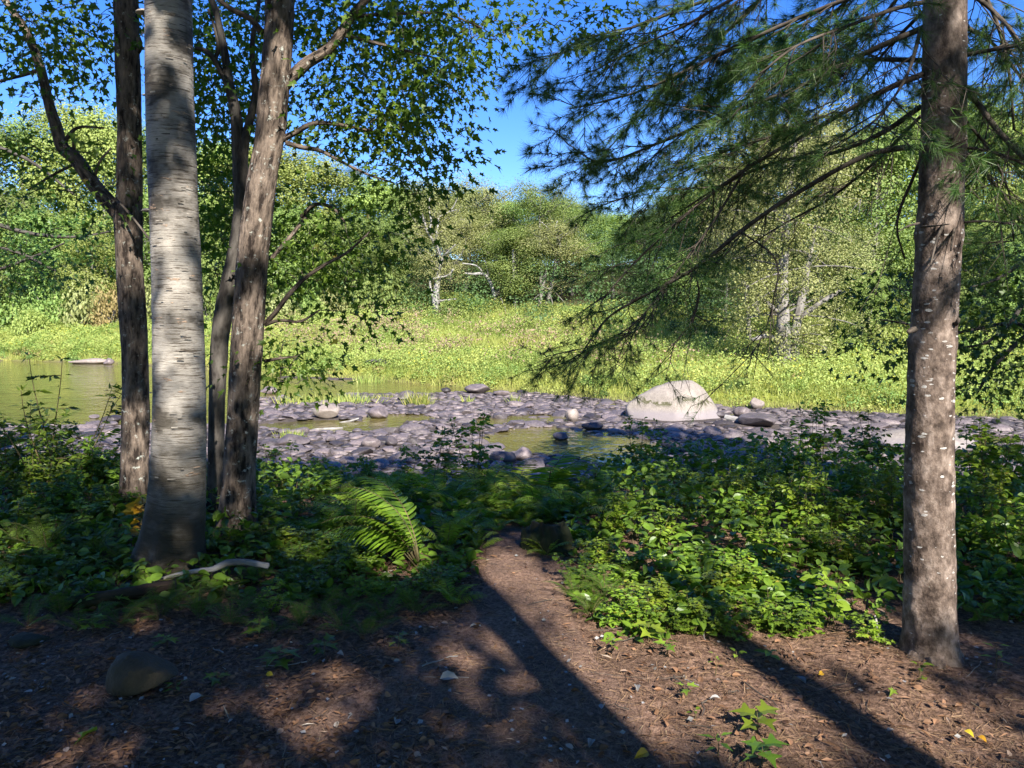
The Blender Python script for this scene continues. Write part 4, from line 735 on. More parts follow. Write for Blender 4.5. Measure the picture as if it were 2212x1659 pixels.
SH = [
 (575, 1005, 7.2, 'alder', 'dense shrub in the gap right of the leaning maple foot, before the cobbles', 1.1), (665, 1010, 7.8, 'wide', 'dense leafy shrub before the bluish flat river rock', 1.1), (735, 1010, 7.0, 'alder', 'leafy shrub below the smooth round river stone', 1.1),    (590, 1080, 6.0, 'alder', 'full dim shrub pressed against the leaning maple', 1.),   (640, 1170, 5.3, 'alder', 'dim full shrub beyond the tip of the pale branch', 1.), (725, 1185, 5.2, 'wide', 'dim full shrub between pale branch and largest fern', 1.), 
   (1400, 1000, 7.6, 'alder', 'leafy shrub under the thin dark sprig', 1.), (1530, 985, 7.3, 'alder', 'leafy shrub under the half hidden dark rock', 1.), (1720, 965, 7.0, 'alder', 'leafy shrub under the tallest sprig', 1.1), (1600, 1060, 5.8, 'alder', 'half lit shrub in the middle of the thicket', 1.1), (1780, 1030, 5.6, 'alder', 'full dark shrub between the bare stemmed one and the pine', 1.1),
 (80, 900, 7.6, 'alder', 'full dark shrub beside the sparse sapling', 1.1), (190, 950, 6.6, 'wide', 'full dark shrub under the forked maple arm', 1.1), (100, 1040, 5.8, 'alder', 'full dark shrub in the deep shade at the picture edge', 1.1), (180, 1080, 5.6, 'alder', 'full dark shrub before the forked maple foot', 1.),
 (1770, 872, 7.5, 'sprig', 'tallest leafy sprig above the thicket, midway between pale boulder and pine trunk', 1.), (1888, 886, 7.4, 'sprig', 'slim sprig against the cobbles just beside the pine trunk', 1.), (1500, 948, 8, 'sprig', 'dark sprig standing in front of the shaded cobbles below the boulder', 1.),
 (1375, 905, 8.4, 'sprig', 'thin dark sprig in front of the blue water', 1.1), (1290, 985, 7.6, 'lance', 'low leafy shrub behind the ferns at the edge of the blue water', 1), (1460, 995, 6.8, 'alder', 'leafy shrub between the blue water and the sunlit leaves', 1), (1565, 1005, 6.2, 'alder', 'mid green shrub directly below the driftwood log', 1),
 (1640, 975, 6.6, 'alder', 'leafy shrub with a forked top below the driftwood log', 1), (1705, 1000, 5.6, 'alder', 'upright shrub with a bare reddish stem showing halfway to the pine', 1), (1840, 975, 6.1, 'alder', 'dense dark shrub beside the pine trunk', 1), (1925, 990, 5.6, 'alder', 'dark shrub partly behind the pine trunk', 1),
 (1330, 1050, 5.7, 'alder', 'leafy shrub right behind the rotten stump', .9), (1420, 1085, 5.3, 'alder', 'dark leafy shrub above the sunlit leaves near the stump', .9), (1505, 1175, 4.75, 'wide', 'brightest sunlit shrub with yellow green round leaves', 1), (1590, 1190, 4.6, 'wide', 'sunlit shrub with spreading round leaves beside the brightest one', 1),
 (1640, 1130, 5.05, 'alder', 'half lit shrub rising behind the sunlit round leaves', .9), (1760, 1110, 5, 'alder', 'shaded shrub behind the broad leaf sapling', .9), (1860, 1125, 4.8, 'alder', 'shaded shrub touching the pine trunk below its lichen spots', .9), (1300, 1160, 5, 'alder', 'shrub overhanging the path end beside the stump', .7),
 (1260, 1245, 4.65, 'rasp', 'low shrub leaning over the edge of the path', .6), (1430, 1250, 4.15, 'wide', 'low sunlit shrub behind the sunlit fern', .8), (1540, 1310, 3.95, 'wide', 'low shrub with lit leaves over the needle floor', .7), (1680, 1290, 3.9, 'rasp', 'low drooping shrub shading the needle floor before the pine', .75),
 (1795, 1232, 3.9, 'big', 'sapling with few very broad pale leaves near the pine', .8), (1745, 1320, 3.85, 'big', 'lower sapling with broad dull leaves below the pale one', .7), (1898, 1310, 3.72, 'maple', 'small bright green maple sapling against the foot of the pine', .6),
 (1380, 1330, 3.95, 'wide', 'low bright clump at the edge of the sunny needles beside the sunlit fern', .7), (1470, 1340, 3.85, 'rasp', 'low serrated clump reaching on to the sunny needles', .6), (1610, 1350, 3.8, 'maple', 'low maple sapling over the curled twig', .6), (1560, 1235, 4.35, 'wide', 'sunlit shrub with large flat leaves at the heart of the bright patch', .9), (1660, 1215, 4.5, 'wide', 'sunlit shrub where the bright patch meets the dark thicket', .9), (1350, 1190, 4.7, 'alder', 'half lit shrub over the sunlit fern', .8),
 (2110, 925, 7, 'sprig', 'dark shrub behind the pine in front of the pale half hidden rock', 1.2), (2185, 905, 6.6, 'alder', 'tall dark shrub at the picture edge behind the pine', 1.1), (2150, 1005, 5.6, 'alder', 'dark shrub filling the gap behind the pine', 1.1), (2210, 1075, 5, 'wide', 'dark broad shrub at the edge behind the pine', 1), (2110, 1115, 5.2, 'alder', 'shaded shrub close behind the pine trunk', 1),
 (2175, 1215, 4.5, 'wide', 'low dark shrub behind the pine roots', .9), (2105, 1250, 4.7, 'alder', 'small dark shrub just behind the pine base', .8), (2190, 1330, 4.1, 'rasp', 'low leafy clump at the edge beyond the pine roots', .6),
 (945, 922, 8.5, 'sprig', 'tall thin sprig before the shallow pool, one of a pair', 1.3), (1030, 900, 8.3, 'sprig', 'taller curved sprig of the pair before the shallow pool', 1.2), (985, 1000, 8.2, 'alder', 'bushy dark shrub under the pair of tall sprigs', .9), (880, 965, 8.3, 'sprig', 'short sprig in front of the round dark stones', 1.1), (790, 985, 7.9, 'alder', 'leafy shrub before the cobbles with bluish leaves', 1),
 (690, 985, 7.4, 'alder', 'shrub with large drooping leaves before the cobbles', 1), (610, 960, 7.3, 'sprig', 'shrub top with loose leaves right beside the leaning maple', 1.4), (640, 1055, 6.5, 'wide', 'dense dark shrub beside the foot of the leaning maple', 1), 
 (700, 1125, 5.8, 'wide', 'dim shrub with half lit leaves before the leaning maple', .95), (615, 1150, 5.5, 'alder', 'dim shrub at the root of the leaning maple', .9),  (560, 1200, 5.2, 'rasp', 'low bramble behind the pale fallen branch', .7), (645, 1225, 5, 'rasp', 'low bramble at the tip of the pale fallen branch', .75), (745, 1225, 4.9, 'wide', 'shaded bluish shrub between birch and path', .85),
 (940, 1285, 4.55, 'rasp', 'low bramble at the bend of the path', .6), (800, 1305, 4.4, 'maple', 'shaded maple sapling in front of the bramble patch', .7), (690, 1300, 4.5, 'rasp', 'dark bramble in the middle of the shaded patch', .7), (880, 1330, 4.3, 'maple', 'small maple sapling with bluish leaves by the path', .55), (600, 1345, 4.15, 'maple', 'blue green maple seedling clump on the litter before the birch', .5),
 (105, 768, 6.6, 'lance', 'tall sparse sapling rising in front of the still pool', 1.1), (40, 870, 7, 'alder', 'tall dark shrub at the picture edge before the pool', 1.1), (150, 915, 7.4, 'alder', 'dark shrub before the pool with a flat top', 1.1), (225, 930, 7, 'alder', 'dark shrub tucked against the forked maple', 1), (65, 980, 6.2, 'wide', 'broad dark shrub under the tall sparse sapling', 1.1), (160, 1010, 6, 'wide', 'dense dark shrub before the forked maple', 1.05),
 (232, 1050, 6, 'alder', 'dark shrub hiding the foot of the forked maple', .9), (30, 1080, 5.5, 'wide', 'very dark shrub at the edge below the sparse sapling', 1), (125, 1115, 5.4, 'alder', 'very dark shrub between lacy ferns and the forked maple', .9), (212, 1140, 5.3, 'rasp', 'dark bramble between the forked maple and the birch', .8), (445, 1095, 6.2, 'alder', 'narrow dark shrub in the gap between birch and leaning maple', .7), (470, 1170, 5.3, 'rasp', 'low bramble at the birch foot in the trunk gap', .6),
 (60, 1200, 4.9, 'rasp', 'dim low bramble at the edge above the rotten log', .8), (160, 1240, 4.75, 'rasp', 'dim low bramble behind the rotten log', .7), (20, 1290, 4.4, 'rasp', 'dim low clump at the edge before the rotten log', .7), (150, 1310, 4.25, 'maple', 'yellow green maple seedling before the rotten log', .5)]
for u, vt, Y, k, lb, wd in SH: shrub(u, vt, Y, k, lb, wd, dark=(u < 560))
# two low yellowing plants beside the birch
g = Geo(); c = at(300, 1120, 5.2); stem_leaves(g, np.linspace(c+[0, 0, -.5], c+[.03, 0, .15], 8), 40, .10, OVATE, .7, .35); gs = Geo(); add_tube(gs, [[c[0], c[1], h1(c[0], c[1])-.02], c+[.03, 0, .15]], [.005, .002], 5)
t = thing('yellowing_sapling', 'sapling with yellow autumn leaves tucked between birch and forked maple', 'sapling', (0, 0, 0)); obj('foliage', g.mesh('foliage', M['yellow_leaf']), t); obj('stem', gs.mesh('stem', M['stem']), t)
# ferns
def frond_mesh(seed, lacy):
    rg = np.random.default_rng(seed); n = 22; t = np.linspace(0, 1, n); L0 = 1.
    ang = R(72)-t**1.5*R(95 if not lacy else 80); P = np.cumsum(np.stack([np.cos(ang), 0*ang, np.sin(ang)], 1)*L0/n, 0); P[:, 1] += .05*np.sin(t*2+seed)*t
    g = Geo(); add_tube(g, P, np.linspace(.0065, .0018, n), 4, .1, mi=1)
    ts = np.linspace(.18, .985, 21 if lacy else 25); q = np.stack([np.interp(ts, t, P[:, k]) for k in range(3)], 1); T = nrm(np.stack([np.interp(ts, t, np.gradient(P[:, k])) for k in range(3)], 1))
    prof = np.sin(np.clip((ts-.08)/.92, 0, 1)*np.pi)**.75*(1-.45*ts)
    up = nrm(np.cross(T, np.cross(np.array([0, 1., 0])+0*T, T)))
    for sg in (1, -1):
        sd = np.array([0, sg*1., 0])+0*T; tip = nrm(sd+T*.45-np.array([0, 0, .22])+rg.normal(size=T.shape)*.06); nr = nrm(np.cross(T, sd)*sg+rg.normal(size=T.shape)*.12)
        ln = .27*prof*(1 if not lacy else .85)
        if lacy:
            X, Y_, Z = frames(tip, nr)
            for e in np.linspace(.10, .94, 8):
                for s2 in (1, -1): scatter(g, LANCE[0], LANCE[1], q+Y_*(ln*e)[:, None], nrm(X*s2+Y_*.6), Z, ln*.20*(1.15-e*.8), rg.random(len(q)))
            scatter(g, LANCE[0], LANCE[1], q, tip, nr, ln, rg.random(len(q)), Sx=ln*.12)
        else:
            k = np.array([[0, 0, 0], [.055, .05, .015], [.062, .4, .02], [.045, .75, .0], [0, 1, -.09], [-.045, .75, 0], [-.062, .4, .02], [-.055, .05, .015], [0, .4, 0]]); scatter(g, k, OVATE[1], q, tip, nr, ln, rg.random(len(q))*.9)
    return g.mesh('frond', [M['fern_shade' if lacy else 'fern'], M['stem']])
FR = {False: [frond_mesh(s, False) for s in range(5)], True: [frond_mesh(s+20, True) for s in range(3)]}
def fern(u, vt, Y, label, lacy=False, n=7, width=1., lean=None):
    p = at(u, vt, Y); z = h1(p[0], Y)-.03; h = max(.16, p[2]-z); s = h/.62
    t = thing('lacy_fern' if lacy else 'fern', label, 'fern', (p[0], Y, z), (0, 0, RNG.uniform(0, 6.28) if lean is None else 0), s, 'ferns on the near bank')
    for k in range(n):
        me = FR[lacy][RNG.integers(len(FR[lacy]))]; o = obj('frond', me, t); a = k*2*np.pi/n+RNG.uniform(-.35, .35)
        if lean is not None: a = lean+RNG.uniform(-.9, .9)
        o.rotation_euler = (RNG.uniform(-.25, .25), RNG.uniform(-.25, .30), a); q = RNG.uniform(.75, 1.08); o.scale = (q*width, q*width, q)
FE = [(760, 1067, 5.90, 'fern arching left of the largest fern', 0, 8, 1.1), (820, 1042, 6.40, 'fern standing behind and left of the largest fern', 0, 8, 1.1), (700, 1102, 5.60, 'dim fern between the leaning maple and the largest fern', 0, 8, 1.1), (640, 1122, 5.50, 'dim fern before the leaning maple foot', 0, 8, 1.1), (780, 1152, 5.30, 'fern whose tips hang before the largest fern', 0, 8, 1.1), (720, 1022, 6.80, 'fern below the smooth round river stone', 0, 8, 1.1), (930, 1002, 7.00, 'fern under the short dark sprig', 0, 8, 1.1), (970, 1032, 6.60, 'fern under the pair of tall sprigs', 0, 8, 1.1), (1040, 1007, 7.20, 'fern in the middle, before the shallow pool', 0, 8, 1.1), (1180, 992, 7.60, 'upright fern before the shaded pool', 0, 8, 1.1), (1230, 1042, 6.50, 'fern behind the stump toward the shrubs', 0, 8, 1.1), (1310, 1027, 6.80, 'fern before the shrubs under the blue water', 0, 8, 1.1), (1020, 1112, 5.60, 'fern over the left rim of the path end', 0, 8, 1.1), (1105, 1077, 6.20, 'fern in the dip where the path vanishes', 0, 8, 1.1), (850, 1142, 5.20, 'fern low beside the base of the largest fern', 0, 8, 1.1), (600, 1172, 5.20, 'dim fern over the tip of the pale branch', 0, 8, 1.1), (1360, 1062, 5.90, 'fern among leafy shrubs behind the sunlit patch', 0, 8, 1.1), (1480, 1042, 6.40, 'fern deep in the thicket above the sunlit patch', 0, 8, 1.1), (670, 1172, 5.10, 'dim fern among brambles beyond the pale branch', 0, 8, 1.1),
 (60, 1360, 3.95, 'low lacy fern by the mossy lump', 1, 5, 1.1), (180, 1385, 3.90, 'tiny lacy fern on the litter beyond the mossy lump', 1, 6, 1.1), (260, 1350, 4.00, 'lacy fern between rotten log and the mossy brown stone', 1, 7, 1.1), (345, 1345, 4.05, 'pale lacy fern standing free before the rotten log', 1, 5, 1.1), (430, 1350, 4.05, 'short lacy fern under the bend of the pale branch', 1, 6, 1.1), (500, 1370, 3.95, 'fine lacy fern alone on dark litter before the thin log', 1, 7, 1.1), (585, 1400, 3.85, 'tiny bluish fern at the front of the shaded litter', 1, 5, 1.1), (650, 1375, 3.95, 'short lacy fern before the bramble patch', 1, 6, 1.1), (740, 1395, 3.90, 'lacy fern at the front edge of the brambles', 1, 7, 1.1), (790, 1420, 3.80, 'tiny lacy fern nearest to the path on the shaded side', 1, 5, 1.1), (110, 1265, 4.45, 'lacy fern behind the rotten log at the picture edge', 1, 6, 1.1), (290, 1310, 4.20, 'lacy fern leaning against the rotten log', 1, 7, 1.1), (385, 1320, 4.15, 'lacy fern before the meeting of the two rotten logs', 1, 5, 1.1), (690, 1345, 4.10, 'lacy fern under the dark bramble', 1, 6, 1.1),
 (905, 1060, 4.95, 'largest fern, sunlit fronds arching away from the path end', 0, 10, 1.1), (1050, 1090, 6.1, 'fern in the shade between largest fern and path end', 0, 8, 1.1), (1120, 1060, 6.4, 'fern over the path end below the comb tipped one', 0, 8, 1.1), (1000, 1110, 5.6, 'fern right behind the largest fern, tips touching it', 0, 8, 1.1), (1190, 1085, 6.2, 'fern rising straight behind the stump', 0, 8, 1.1), (870, 1000, 8, 'fern near the round wet stones', 0, 8, 1.1), (1280, 1065, 6.3, 'fern between stump and the leafy shrubs', 0, 8, 1.), (830, 1110, 5.8, 'fern reaching out of the dim shrubs toward the largest fern', 0, 8, 1.), (960, 1110, 5.2, 'tall narrow fern standing right beside the largest fern', 0, 6, .7), (1150, 1030, 6.7, 'sunlit fern whose comb like frond tips catch light behind the stump', 0, 8, 1.05), (1085, 1045, 6.6, 'dark green fern straight above the end of the path', 0, 8, 1.), (1005, 1060, 6.3, 'fern between the tall sprigs and the largest fern', 0, 8, 1.),
 (1205, 1030, 7.2, 'fern behind the comb tipped fern toward the water', 0, 8, 1), (1255, 1015, 7.6, 'far fern at the edge of the shaded pool', 0, 8, 1), (1120, 1010, 7.9, 'farthest fern before the dark wet stones', 0, 8, 1), (1340, 1005, 8, 'pale green fern before the blue water', 0, 8, 1), (1450, 1015, 7.9, 'fern before the shaded cobbles', 0, 8, 1), (1400, 1045, 7.1, 'fern half hidden among shrubs above the stump', 0, 8, 1), (850, 1020, 7.5, 'pale fern before the cobbles by the shrubs', 0, 8, 1), (790, 1075, 6.3, 'fern with a reddish tinge among the dark shrubs', 0, 8, .9),
 (1075, 1140, 5.8, 'small fern hanging over the path end', 0, 7, 1), (1035, 1195, 5.3, 'fern drooping on to the path from the big fern side', 0, 7, 1.), (1135, 1110, 6.0, 'fern behind the rotten stump', 0, 7, 1), (1180, 1205, 5.15, 'small fern right in front of the rotten stump', 0, 7, 1.2), (1240, 1150, 5.5, 'fern leaning over the rotten stump', 0, 7, 1), (1275, 1310, 4.15, 'small bright sunlit fern at the edge of the path', 1, 8, 1.1), (1310, 1270, 4.4, 'soft fern behind the small bright fern', 1, 8, 1), (1370, 1240, 4.6, 'soft upright fern before the sunlit shrubs', 1, 7, .9), (1240, 1290, 4.4, 'low soft fern drooping on the path', 1, 7, 1),
 (100, 1120, 5.1, 'tall lacy fern in the deep shade before the forked maple', 1, 8, .9), (200, 1150, 4.95, 'lacy fern near the foot of the forked maple', 1, 8, .9), (60, 1190, 4.75, 'lacy fern at the edge in deep shade', 1, 8, .9), (268, 1180, 4.75, 'lacy fern against the birch roots', 1, 8, .9), (30, 1130, 5.2, 'upright lacy fern at the very edge', 1, 7, .8), (330, 1250, 4.5, 'lacy fern in front of the birch roots', 1, 7, .9), (225, 1280, 4.4, 'thin fern standing before the rotten log', 1, 5, .7), (415, 1265, 4.4, 'bright little fern below the pale fallen branch', 1, 6, .9), (480, 1290, 4.35, 'lacy fern beside the thin rotten log', 1, 7, .9), (560, 1255, 4.7, 'lacy fern at the end of the pale fallen branch', 1, 7, .9),
 (530, 1330, 4.15, 'small lacy fern on the open litter', 1, 6, 1), (760, 1340, 4.2, 'lacy fern with bluish fronds before the brambles', 1, 7, 1), (980, 1330, 4.3, 'light green fern arching over the path edge', 0, 7, 1.1), (900, 1350, 4.15, 'low lacy fern in the bend of the path', 1, 7, 1.), (830, 1370, 4.05, 'lacy fern on the litter beside the path bend', 1, 7, 1), (990, 1255, 4.9, 'small fern below the largest fern on the path side', 0, 7, 1), (130, 1330, 4.1, 'low lacy fern at the edge of the bare litter', 1, 6, 1), (640, 1290, 4.55, 'lacy fern among the dark brambles', 1, 7, 1), (700, 1240, 4.9, 'lacy fern deep in the shaded patch', 1, 7, 1), (2120, 1380, 3.95, 'small fern beyond the pine roots', 1, 6, 1)]
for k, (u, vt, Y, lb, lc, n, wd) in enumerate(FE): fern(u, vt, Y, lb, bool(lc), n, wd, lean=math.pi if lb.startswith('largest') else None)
# undergrowth between the named plants: nobody could count it
g = Geo(); n = 34000; y = RNG.uniform(3.7, 12.3, n); x = RNG.uniform(-1, 1, n)*(y*.72+.6)
front = np.where(x < 0, np.interp(x, [-4, -2, -1, -.3], [4.25, 4.25, 4.35, 4.7]), np.interp(x, [.3, .5, 1.7, 2.4, 4], [4.6, 3.85, 3.95, 4.0, 4.2]))
keep = (y > front+RNG.exponential(.12, n)-.15) & ~((x > path_l(y)-.05) & (x < path_r(y)+.05) & (y < 6.1)) & (np.hypot(x-1.97, y-3.8) > .35)
keep &= (y < 8) | (n2(x, y, 1.1, 8) > np.interp(y, [8, 12], [.3, .62]))
x = x[keep]; y = y[keep]; n = len(x); hh = np.interp(y, [4.2, 6, 9, 12], [.10, .26, .36, .20])*np.where(x < -1.6, 1.15, 1)*np.where((x > -1.6) & (x < .8), .42, np.where(x > .8, 1.35, 1))*(.4+1.2*n2(x, y, .9, 9))
z = H(x, y)+hh*RNG.random(n)**.6; Pp = np.stack([x, y, z], 1); tip = nrm(np.stack([RNG.normal(size=n), RNG.normal(size=n), RNG.normal(size=n)*.4-.15], 1)); nor = nrm(np.array([0, 0, 1.])+RNG.normal(size=(n, 3))*.5)
scatter(g, OVATE[0], OVATE[1], Pp, tip, nor, RNG.uniform(.05, .10, n), RNG.random(n))
ms = RNG.random(n) < .16; b0 = Pp[ms].copy(); b0[:, 2] = H(b0[:, 0], b0[:, 1])-.02; k = ms.sum(); up = nrm(np.stack([RNG.normal(size=k)*.15, RNG.normal(size=k)*.15, np.ones(k)], 1))
scatter(g, NEEDLE[0], NEEDLE[1], b0, up, rdir(k), Pp[ms, 2]-b0[:, 2]+.03, np.full(k, .1), mi=1, Sx=np.full(k, .006))
kind(obj('undergrowth', g.mesh('undergrowth', [M['shrub_dark'], M['stem']])), 'stuff', 'low leafy ground cover filling the gaps between the shrubs and ferns', 'ground cover')
# ------------------------------------------------------------------ the far bank
def far_proto(seed, kind_, h=10., w_=4.2):
    """a tree of unit height 10: trunk, limbs, clumped crown"""
    rg = np.random.default_rng(seed); gt = Geo(); gc = Geo(); conif = kind_ == 'conifer'; airy = kind_ == 'airy'
    lean = rg.normal(size=2)*.25; t = np.linspace(0, 1, 8)[:, None]; tr = np.hstack([lean[0]*t+.15*np.sin(t*4+seed), lean[1]*t+.15*np.cos(t*3+seed), t*h*(.97 if conif else .86)])
    r0 = .16 if not conif else .17; add_tube(gt, tr, np.linspace(r0, .03, 8), 8, .5)
    C = []; n = 26 if conif else 20
    for k in range(n):
        f = rg.uniform(.14 if not airy else .25, .98) if not conif else .15+.83*(k/n); i = f*7; j = min(int(i), 6); p = tr[j]*(1-(i-j))+tr[j+1]*(i-j); a = k*2.4+rg.uniform(-.5, .5)
        if conif: L_ = w_*.62*(1-f)**.8*rg.uniform(.7, 1.1)+.3; d = np.array([np.cos(a), np.sin(a), rg.uniform(-.05, .25)])
        else: L_ = w_*.62*np.sqrt(max(.05, 1-((f-.52)/.55)**2))*rg.uniform(.6, 1.1); d = np.array([np.cos(a), np.sin(a), rg.uniform(.2, .9)])
        d /= np.linalg.norm(d); s = np.linspace(0, 1, 5)[:, None]; Q = p+d*L_*s+np.array([0, 0, .18*L_])*s*s+rg.normal(size=(5, 3))*.06*L_*s
        add_tube(gt, Q, np.linspace(.055 if not airy else .06, .012, 5), 5, .6)
        if airy:
            for e in range(3):
                q = Q[rg.integers(2, 5)]; d2 = nrm(d+rg.normal(size=3)*.7); add_tube(gt, np.array([q, q+d2*L_*.25, q+d2*L_*.5+[0, 0, .1]]), [.025, .015, .006], 4, .5)
        m = 4 if not conif else 5
        for e in range(m):
            C.append((Q[-1-e if e < 3 else 2]+rg.normal(size=3)*(.22 if conif else .34), 1.))
    if not conif:
        for k in range(34):
            u = nrm(rg.normal(size=3)); q = np.array([0, 0, h*.55])+u*np.array([w_*.5, w_*.5, h*.40])*rg.uniform(.75, 1.0)
            if q[2] > h*.12: C.append((q, 1.15))
    for c, s in C:
        if conif: nl = 90; sp = np.array([.42, .42, .13])
        elif airy: nl = int(rg.integers(80, 190)); sp = np.array([.42, .42, .32])*s
        else: nl = int(rg.integers(150, 270)); sp = np.array([.50, .50, .30])*s
        u = rg.normal(size=(nl, 3)); P = c+u*sp; nor = nrm(nrm(u)*.8+nrm(c*np.array([1, 1, .3])-np.array([0, 0, 1.]))*.35+np.array([0, 0, .45])+rg.normal(size=(nl, 3))*.24); tip = nrm(np.cross(nor, rg.normal(size=(nl, 3))))
        sz = (.13 if conif else .135 if not airy else .105)*rg.uniform(.6, 1.25, nl)
        scatter(gc, KITE[0], KITE[1], P, tip, nor, sz*(1.6 if conif else 1), np.clip(rg.random(nl)*.35+rg.uniform(0, .6), 0, .96), Sx=sz*(.35 if conif else 1))
    return gt, gc
FAR = {}
for kd, seeds in (('broad', (1, 2, 3, 4)), ('airy', (11, 12, 13)), ('conifer', (21, 22))):
    for s in seeds:
        gt, gc = far_proto(s, kd); FAR.setdefault(kd, []).append((gt.mesh('trunk', M['far_bark'], True), {m: gc.mesh('crown', M[m]) for m in (('far_light', 'far_mid') if kd == 'broad' else ('far_olive', 'far_mid') if kd == 'airy' else ('far_dark_shade',))}))
nfar = 0
def far_tree(u, vt, Y, kd, mk, wpx, label, vbase=None):
    global nfar
    top = at(u, vt, Y); z = h1(top[0], Y)-.1; h = (top[2]-z)/9.3; w_ = wpx/F*Y/4.6; p = FAR[kd][nfar % len(FAR[kd])]; nfar += 1
    t = thing({'conifer': 'pine_tree', 'broad': 'broadleaf_tree', 'airy': 'sparse_tree'}[kd], label, 'tree', (top[0], Y, z), (0, 0, RNG.uniform(0, 6.28)), (w_, w_, h), 'trees on the far bank')
    obj('trunk', p[0], t); obj('crown', p[1][mk], t)
